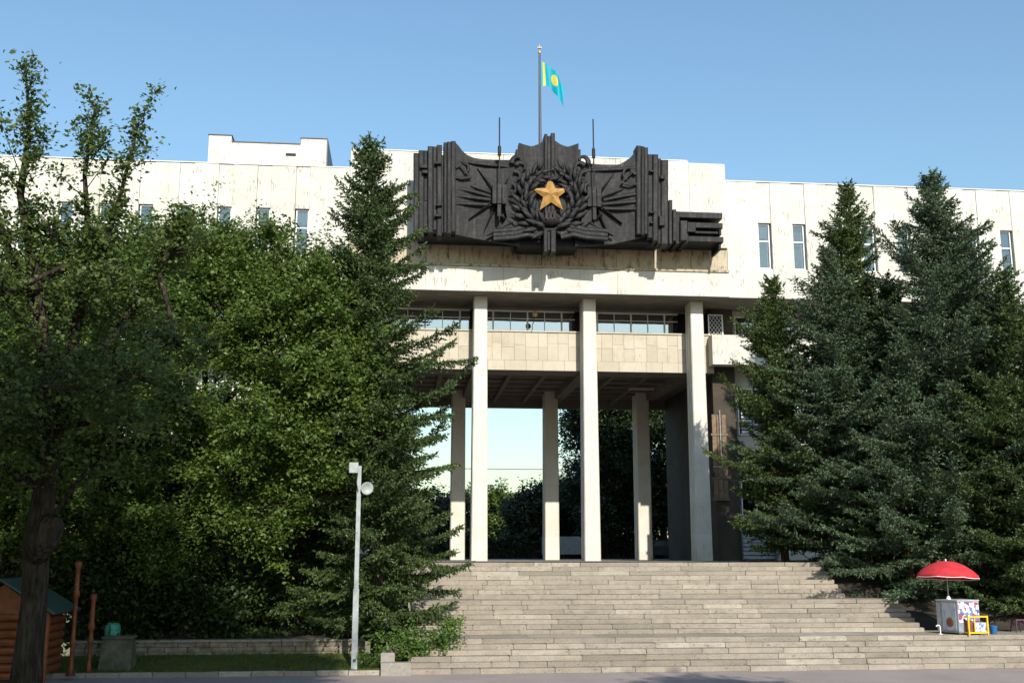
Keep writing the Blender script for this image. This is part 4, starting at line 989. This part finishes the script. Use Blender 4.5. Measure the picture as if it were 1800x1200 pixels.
# thin lamp post on the bank
lp = empty('lamp_post', (-9.7, 42, 1.0)); tag(lp, 'thin dark lamp post with angled arm on the shaded bank', 'lamp post')
MB().tube([(0, 0, -.1), (0, 0, 2.3)], [.05, .035], 8).build('post', M['grey_metal'], lp)
MB().tube([(0, 0, 2.25), (-.16, -.05, 2.05), (-.36, -.1, 1.95), (-.46, -.12, 2.05)], .02, 6).build('arm', M['grey_metal'], lp)
MB().lathe([(.03, 0), (.12, .03), (.13, .2), (.02, .26)], 10, (.02, 0, 2.25)).build('lamp_head', M['white_trim'], lp)
MB().lathe([(.02, 0), (.08, .02), (.1, .14), (.02, .16)], 8, (.1, -.02, 1.95)).build('floodlight', M['white_trim'], lp)
# gallery lamp
gl = empty('globe_lamp', (6.8, 57.0, 15.66)); tag(gl, 'small globe lamp on a bent stalk in front of the gallery windows', 'lamp')
MB().tube([(0, 0.1, .02), (0, 0, .3), (.1, -.05, .5), (.14, -.05, .72)], .022, 6).build('stalk', M['dark_metal'], gl)
MB().lathe([(.06, -.17), (.14, -.1), (.16, 0), (.13, .1), (.05, .16)], 12, (.14, -.05, .88)).build('globe', M['brass'], gl)
# teal bin
tb = empty('teal_bin', (-9.65, 38.75, .70)); tag(tb, 'rounded teal plastic bin standing on the low wall', 'bin')
MB().lathe([(.20, .17), (.23, .19), (.26, .5), (.25, .66), (.18, .76), (.05, .79)], 14).build('body', M['teal'], tb, True)
MB().lathe([(.265, .52), (.275, .53), (.275, .56), (.265, .57)], 14).build('rim', M['teal'], tb)
MB().lathe([(.18, .0), (.2, .02), (.2, .17), (.18, .18)], 12).build('base', M['grey_stone'], tb)
MB().tube([(-.02, -.27, .3), (-.02, -.28, .7)], .015, 5).build('seam', M['dark_metal'], tb)
# wooden stall
st = empty('wooden_stall', (-11.7, 35.1, 0)); tag(st, 'orange log built stall with green gable roof in deep tree shade', 'stall')
for k in range(8):
    MB().tube([(-1.2, -.9, .22+k*.24), (1.2, -.9, .22+k*.24)], .115, 8).build('log', M['wood'], st)
    MB().tube([(1.15, -1.05, .34+k*.24), (1.15, 1.0, .34+k*.24)], .115, 8).build('log', M['wood'], st)
for px in (-1.15, 1.32): MB().tube([(px, -1.02, 0), (px, -1.02, 2.05)], .09, 8).build('post', M['wood'], st)
box('back_wall', -1.2, 1.2, .85, .95, 0, 2.0, M['wood_dark'], st)
for sgn in (-1, 1):
    m = MB(); m.add([(0, -1.35, 2.95), (sgn*1.6, -1.35, 1.98), (sgn*1.6, 1.3, 1.98), (0, 1.3, 2.95), (0, -1.35, 3.02), (sgn*1.64, -1.35, 2.04), (sgn*1.64, 1.3, 2.04), (0, 1.3, 3.02)], [(0, 1, 2, 3), (4, 7, 6, 5), (0, 4, 5, 1), (1, 5, 6, 2), (2, 6, 7, 3)]); m.build('roof_slope', M['green_roof'], st)
MB().prism([(-1.2, 2.0), (1.2, 2.0), (0, 2.85)], -.95, -.88).build('gable', M['wood'], st)
# carved posts beside the stall
for i, (x, y, h) in enumerate(((-9.95, 35.3, 3.4), (-9.6, 35.95, 2.4))):
    cp = empty('carved_post', (x, y, .1)); tag(cp, ('tall orange carved wooden post beside the log stall' if i == 0 else 'shorter orange carved wooden post by the lawn'), 'post', 'carved posts')
    prof = [(r_*.8, z_) for r_, z_ in [(.10, 0), (.10, .25), (.08, .3), (.08, .9), (.12, .95), (.12, 1.05), (.08, 1.1), (.08, h-1.1), (.13, h-1.05), (.13, h-.9), (.09, h-.85), (.09, h-.2), (.13, h-.15), (.13, h)]]
    MB().lathe(prof, 12).build('shaft', M['wood'], cp, True)
    MB().lathe([(.15, 0), (.15, .06), (.1, .08)], 12).build('foot', M['wood_dark'], cp)
# grey concrete slab at the stall
cs = empty('concrete_block', (-8.9, 36.6, .15)); tag(cs, 'dark grey sloped concrete block on the lawn beside the stall', 'block')
m = MB(); m.loft([[(-.5, -.4, 0), (.5, -.4, 0), (.5, .4, 0), (-.5, .4, 0)], [(-.45, -.1, .95), (.42, -.1, .95), (.42, .38, .95), (-.45, .38, .95)]]); m.build('body', M['stone_shaded'], cs); box('cap', -.5, .47, -.15, .42, .952, 1.02, M['stone_shaded'], cs)
# yellow house
yh = empty('yellow_house', (-19.5, 52, 2.4)); tag(yh, 'small yellow plastered house glimpsed behind the trunk', 'house')
box('wall', -3, 3.2, -2, 2, 0, 4.6, M['yellow_wall'], yh)
MB().prism([(-3.3, 4.605), (3.5, 4.605), (0.1, 6.0)], -2.3, 2.3).build('roof', M['wood_dark'], yh)
for x in (-1.6, 1.2):
    w = box('window', x, x+.9, -2.04, -2.003, 1.4, 2.9, M['white_frame'], yh); box('pane', x+.08, x+.82, -2.06, -2.045, 1.48, 2.82, M['glass'], w)
# vendor cart, parasol, rack
kc = empty('vendor_cart', (19.78, 37.95, Z1-.004), R(17.5)); tag(kc, 'grey vending cart plastered with posters on the landing', 'cart')
m = MB(); m.loft([[(-.47, -.47, .06), (.47, -.47, .06), (.47, .47, .06), (-.47, .47, .06)], [(-.5, -.5, .12), (.5, -.5, .12), (.5, .5, .12), (-.5, .5, .12)], [(-.5, -.5, 1.14), (.5, -.5, 1.14), (.5, .5, 1.14), (-.5, .5, 1.14)]]); m.build('body', M['grey_metal'], kc)
box('lid', -.52, .52, -.52, .52, 1.142, 1.19, M['slat'], kc)
box('poster', -.47, .47, -.515, -.502, .42, 1.12, M['poster_light'], kc)
p_ = box('poster', -.515, -.502, -.40, .22, .15, 1.1, M['poster_grey'], kc)
for (ym, zm, rad, mt, off) in ((-.12, .42, .17, 'wood_brown', .518), (-.12, .42, .12, 'wood', .523)):
    MB().lathe([(rad, 0), (rad, .004)], 18).build('emblem', M[mt], kc, loc=(-off, ym, zm), rot=(0, R(90), 0))
for a in (-.4, .4):
    for b in (-.4, .4): MB().lathe([(.05, 0), (.06, .02), (.05, .07)], 8, (a, b, 0)).build('wheel', M['tyre'], kc)
pu = empty('parasol', (19.5, 38.0, Z1+1.19)); tag(pu, 'red parasol with white scalloped trim over the vending cart', 'parasol')
MB().tube([(0, 0, .08), (0, 0, 1.30)], .022, 8).build('pole', M['white_paint'], pu)
MB().lathe([(.09, 0), (.07, .05), (.03, .12)], 12).build('base', M['white_trim'], pu)
NS = 8; sub = 6
vs = []; fs = []; trim = []
rings = [(0, 1.34), (.3, 1.30), (.6, 1.18), (.88, 1.0), (1.08, .80)]
n = NS*sub
for ri, (r_, z) in enumerate(rings):
    for k in range(n):
        a = 2*math.pi*k/n; s = (k % sub)/sub; bow = math.sin(s*math.pi)
        rr_ = r_*(1-.05*bow); zz = z + (.05*bow*(ri/4)) 
        vs.append((rr_*math.cos(a), rr_*math.sin(a), zz))
for k in range(n):
    a = 2*math.pi*k/n; s = (k % sub)/sub; bow = math.sin(s*math.pi)
    vs.append((1.10*(1-.05*bow)*math.cos(a), 1.10*(1-.05*bow)*math.sin(a), .74-.07*bow+.05*bow))
for ri in range(5):
    for k in range(n):
        j = (k+1) % n; fs.append((ri*n+k, ri*n+j, (ri+1)*n+j, (ri+1)*n+k))
cn = MB().add(vs, fs).build('canopy', M['red_cloth'], pu, True); cn.rotation_euler = (R(-3), R(3), 0)
sl = cn.modifiers.new('thick', 'SOLIDIFY'); sl.thickness = .006
tm = MB(); ed = [Vector(v) for v in vs[5*n:6*n]]; ed.append(ed[0]); tm.tube([tuple(v) for v in ed], .014, 5, False); t_o = tm.build('trim', M['white_trim'], cn)
for k in range(NS):
    a = 2*math.pi*k/NS; MB().tube([(0, 0, 1.3), (.6*math.cos(a), .6*math.sin(a), 1.15), (1.06*math.cos(a), 1.06*math.sin(a), .79)], .008, 4).build('rib', M['white_paint'], pu)
MB().lathe([(.03, 0), (.03, .05), (.005, .09)], 8, (0, 0, 1.33)).build('tip', M['white_trim'], pu)
yr = empty('paper_rack', (20.08, 37.42, Z1-.004), R(8)); tag(yr, 'yellow framed rack of papers standing before the cart', 'rack')
for (x, y) in ((-.38, -.2), (.38, -.2), (-.38, .25), (.38, .25)): MB().box(x-.025, x+.025, y-.025, y+.025, 0, .66).build('leg', M['yellow'], yr)
for z in (.06, .60):
    MB().box(-.355, .355, -.22, -.18, z, z+.05).build('rail', M['yellow'], yr); MB().box(-.355, .355, .23, .27, z, z+.05).build('rail', M['yellow'], yr)
    for x in (-.4, .36): MB().box(x, x+.04, -.175, .225, z, z+.05).build('rail', M['yellow'], yr)
MB().box(-.16, -.12, -.225, -.185, .11, .6).build('upright', M['yellow'], yr)
MB().box(-.1, .35, -.16, .1, .12, .42).build('papers', M['papers'], yr); MB().box(-.35, -.18, -.15, .1, .12, .5).build('papers', M['wood'], yr)
bk = empty('blue_bucket', (20.95, 37.75, Z1-.004)); tag(bk, 'small blue bucket beside the paper rack', 'bucket')
MB().lathe([(.09, 0), (.11, .02), (.14, .28), (.15, .29), (.13, .28), (.1, .04)], 14).build('body', M['blue'], bk, True)
MB().tube([(-.13, 0, .27), (-.1, 0, .38), (0, 0, .43), (.1, 0, .38), (.13, 0, .27)], .008, 5).build('handle', M['dark_metal'], bk)
wb = empty('hooked_stand', (18.98, 37.75, Z1-.004)); tag(wb, 'small white hooked stand at the left of the cart', 'stand')
MB().tube([(0, 0, .02), (0, 0, .26), (-.03, 0, .31), (-.1, 0, .31), (-.14, 0, .27)], .022, 6).build('hook', M['white_trim'], wb); MB().lathe([(.08, 0), (.08, .015), (.02, .03)], 10).build('base', M['white_trim'], wb)
sto = empty('plastic_stool', (22.35, 38.55, Z1-.004)); tag(sto, 'purple plastic stool in shade under the broad spruce', 'stool')
MB().loft([[(-.17, -.17, .42), (.17, -.17, .42), (.17, .17, .42), (-.17, .17, .42)], [(-.16, -.16, .46), (.16, -.16, .46), (.16, .16, .46), (-.16, .16, .46)]]).build('seat', M['purple'], sto)
for a in (-1, 1):
    for b in (-1, 1): MB().tube([(a*.19, b*.19, 0), (a*.14, b*.14, .43)], [.025, .035], 6).build('leg', M['purple'], sto)
# vehicles beyond the portal
def wheel(par, x, y, r_=.33):
    w = empty('wheel'); w.parent = par; w.location = (x, y, r_); w.rotation_euler = (R(90), 0, 0)
    MB().lathe([(r_*.62, -.1), (r_*.95, -.1), (r_, -.05), (r_, .05), (r_*.95, .1), (r_*.62, .1)], 18).build('tyre', M['tyre'], w); MB().lathe([(.02, -.06), (r_*.6, -.08), (r_*.6, .08), (.02, .06)], 12).build('rim', M['grey_metal'], w)
vn = empty('white_van', (13.0, 86, Z3), R(4)); tag(vn, 'white box van parked beyond the portal', 'van')
MB().prism([(-1.9, .35), (1.0, .35), (1.0, 1.65), (.75, 1.72), (-1.9, 1.72)], -.9, .9).build('body', M['white_paint'], vn)
MB().prism([(1.005, .35), (2.1, .35), (2.15, .8), (1.75, 1.0), (1.35, 1.55), (1.005, 1.62)], -.86, .86).build('cab', M['white_paint'], vn)
MB().prism([(1.15, 1.05), (1.65, 1.05), (1.3, 1.5), (1.15, 1.5)], -.875, -.862).build('side_window', M['glass'], vn)
for x in (-1.2, 1.45):
    for y in (-.85, .85): wheel(vn, x, y)
for y in (-.6, .6): MB().lathe([(.09, 0), (.1, .03)], 10).build('headlight', M['white_trim'], vn, loc=(2.13, y, .68), rot=(0, R(90), 0))
cr_ = empty('parked_car', (19.6, 81, Z3), R(6)); tag(cr_, 'dark saloon car parked in the shade beyond the right opening', 'car')
MB().prism([(-2.1, .3), (2.1, .3), (2.15, .65), (1.9, .8), (1.1, .88), (-1.5, .9), (-2.1, .85)], -.82, .82).build('body', M['dark_metal'], cr_)
MB().prism([(-1.5, .903), (1.05, .883), (.4, 1.38), (-.9, 1.4)], -.7, .7).build('cabin', M['dark_metal'], cr_)
MB().prism([(-1.2, .95), (-.25, .95), (-.25, 1.32), (-.85, 1.33)], -.715, -.703).build('window', M['glass'], cr_); MB().prism([(-.15, .95), (.8, .94), (.35, 1.31), (-.15, 1.32)], -.715, -.703).build('window', M['glass'], cr_)
for x in (-1.35, 1.3):
    for y in (-.78, .78): wheel(cr_, x, y, .3)
for y in (-.6, .6): MB().lathe([(.08, 0), (.09, .03)], 10).build('headlight', M['white_trim'], cr_, loc=(2.13, y, .62), rot=(0, R(90), 0))
# overhead cables
def cable(label, a, b, sag, r_=.018, grp=None):
    a, b = Vector(a), Vector(b); pts = []
    for i in range(25):
        t = i/24; p = a.lerp(b, t); p.z -= sag*4*t*(1-t); pts.append(tuple(p))
    o = MB().tube(pts, r_, 5).build('overhead_cable', M['dark_metal']); tag(o, label, 'cable', grp)
cable('upper thin cable running above the right wing roof', (15.9, 60, 24.75), (60, 60, 27.6), .55)
cable('lower thin cable running above the right wing roof', (15.9, 60.5, 24.65), (60, 60.5, 26.6), .5)
cable('thin cable crossing the sky beyond the portal', (-15, 95, 11.3), (40, 95, 11.3), .2, .03)
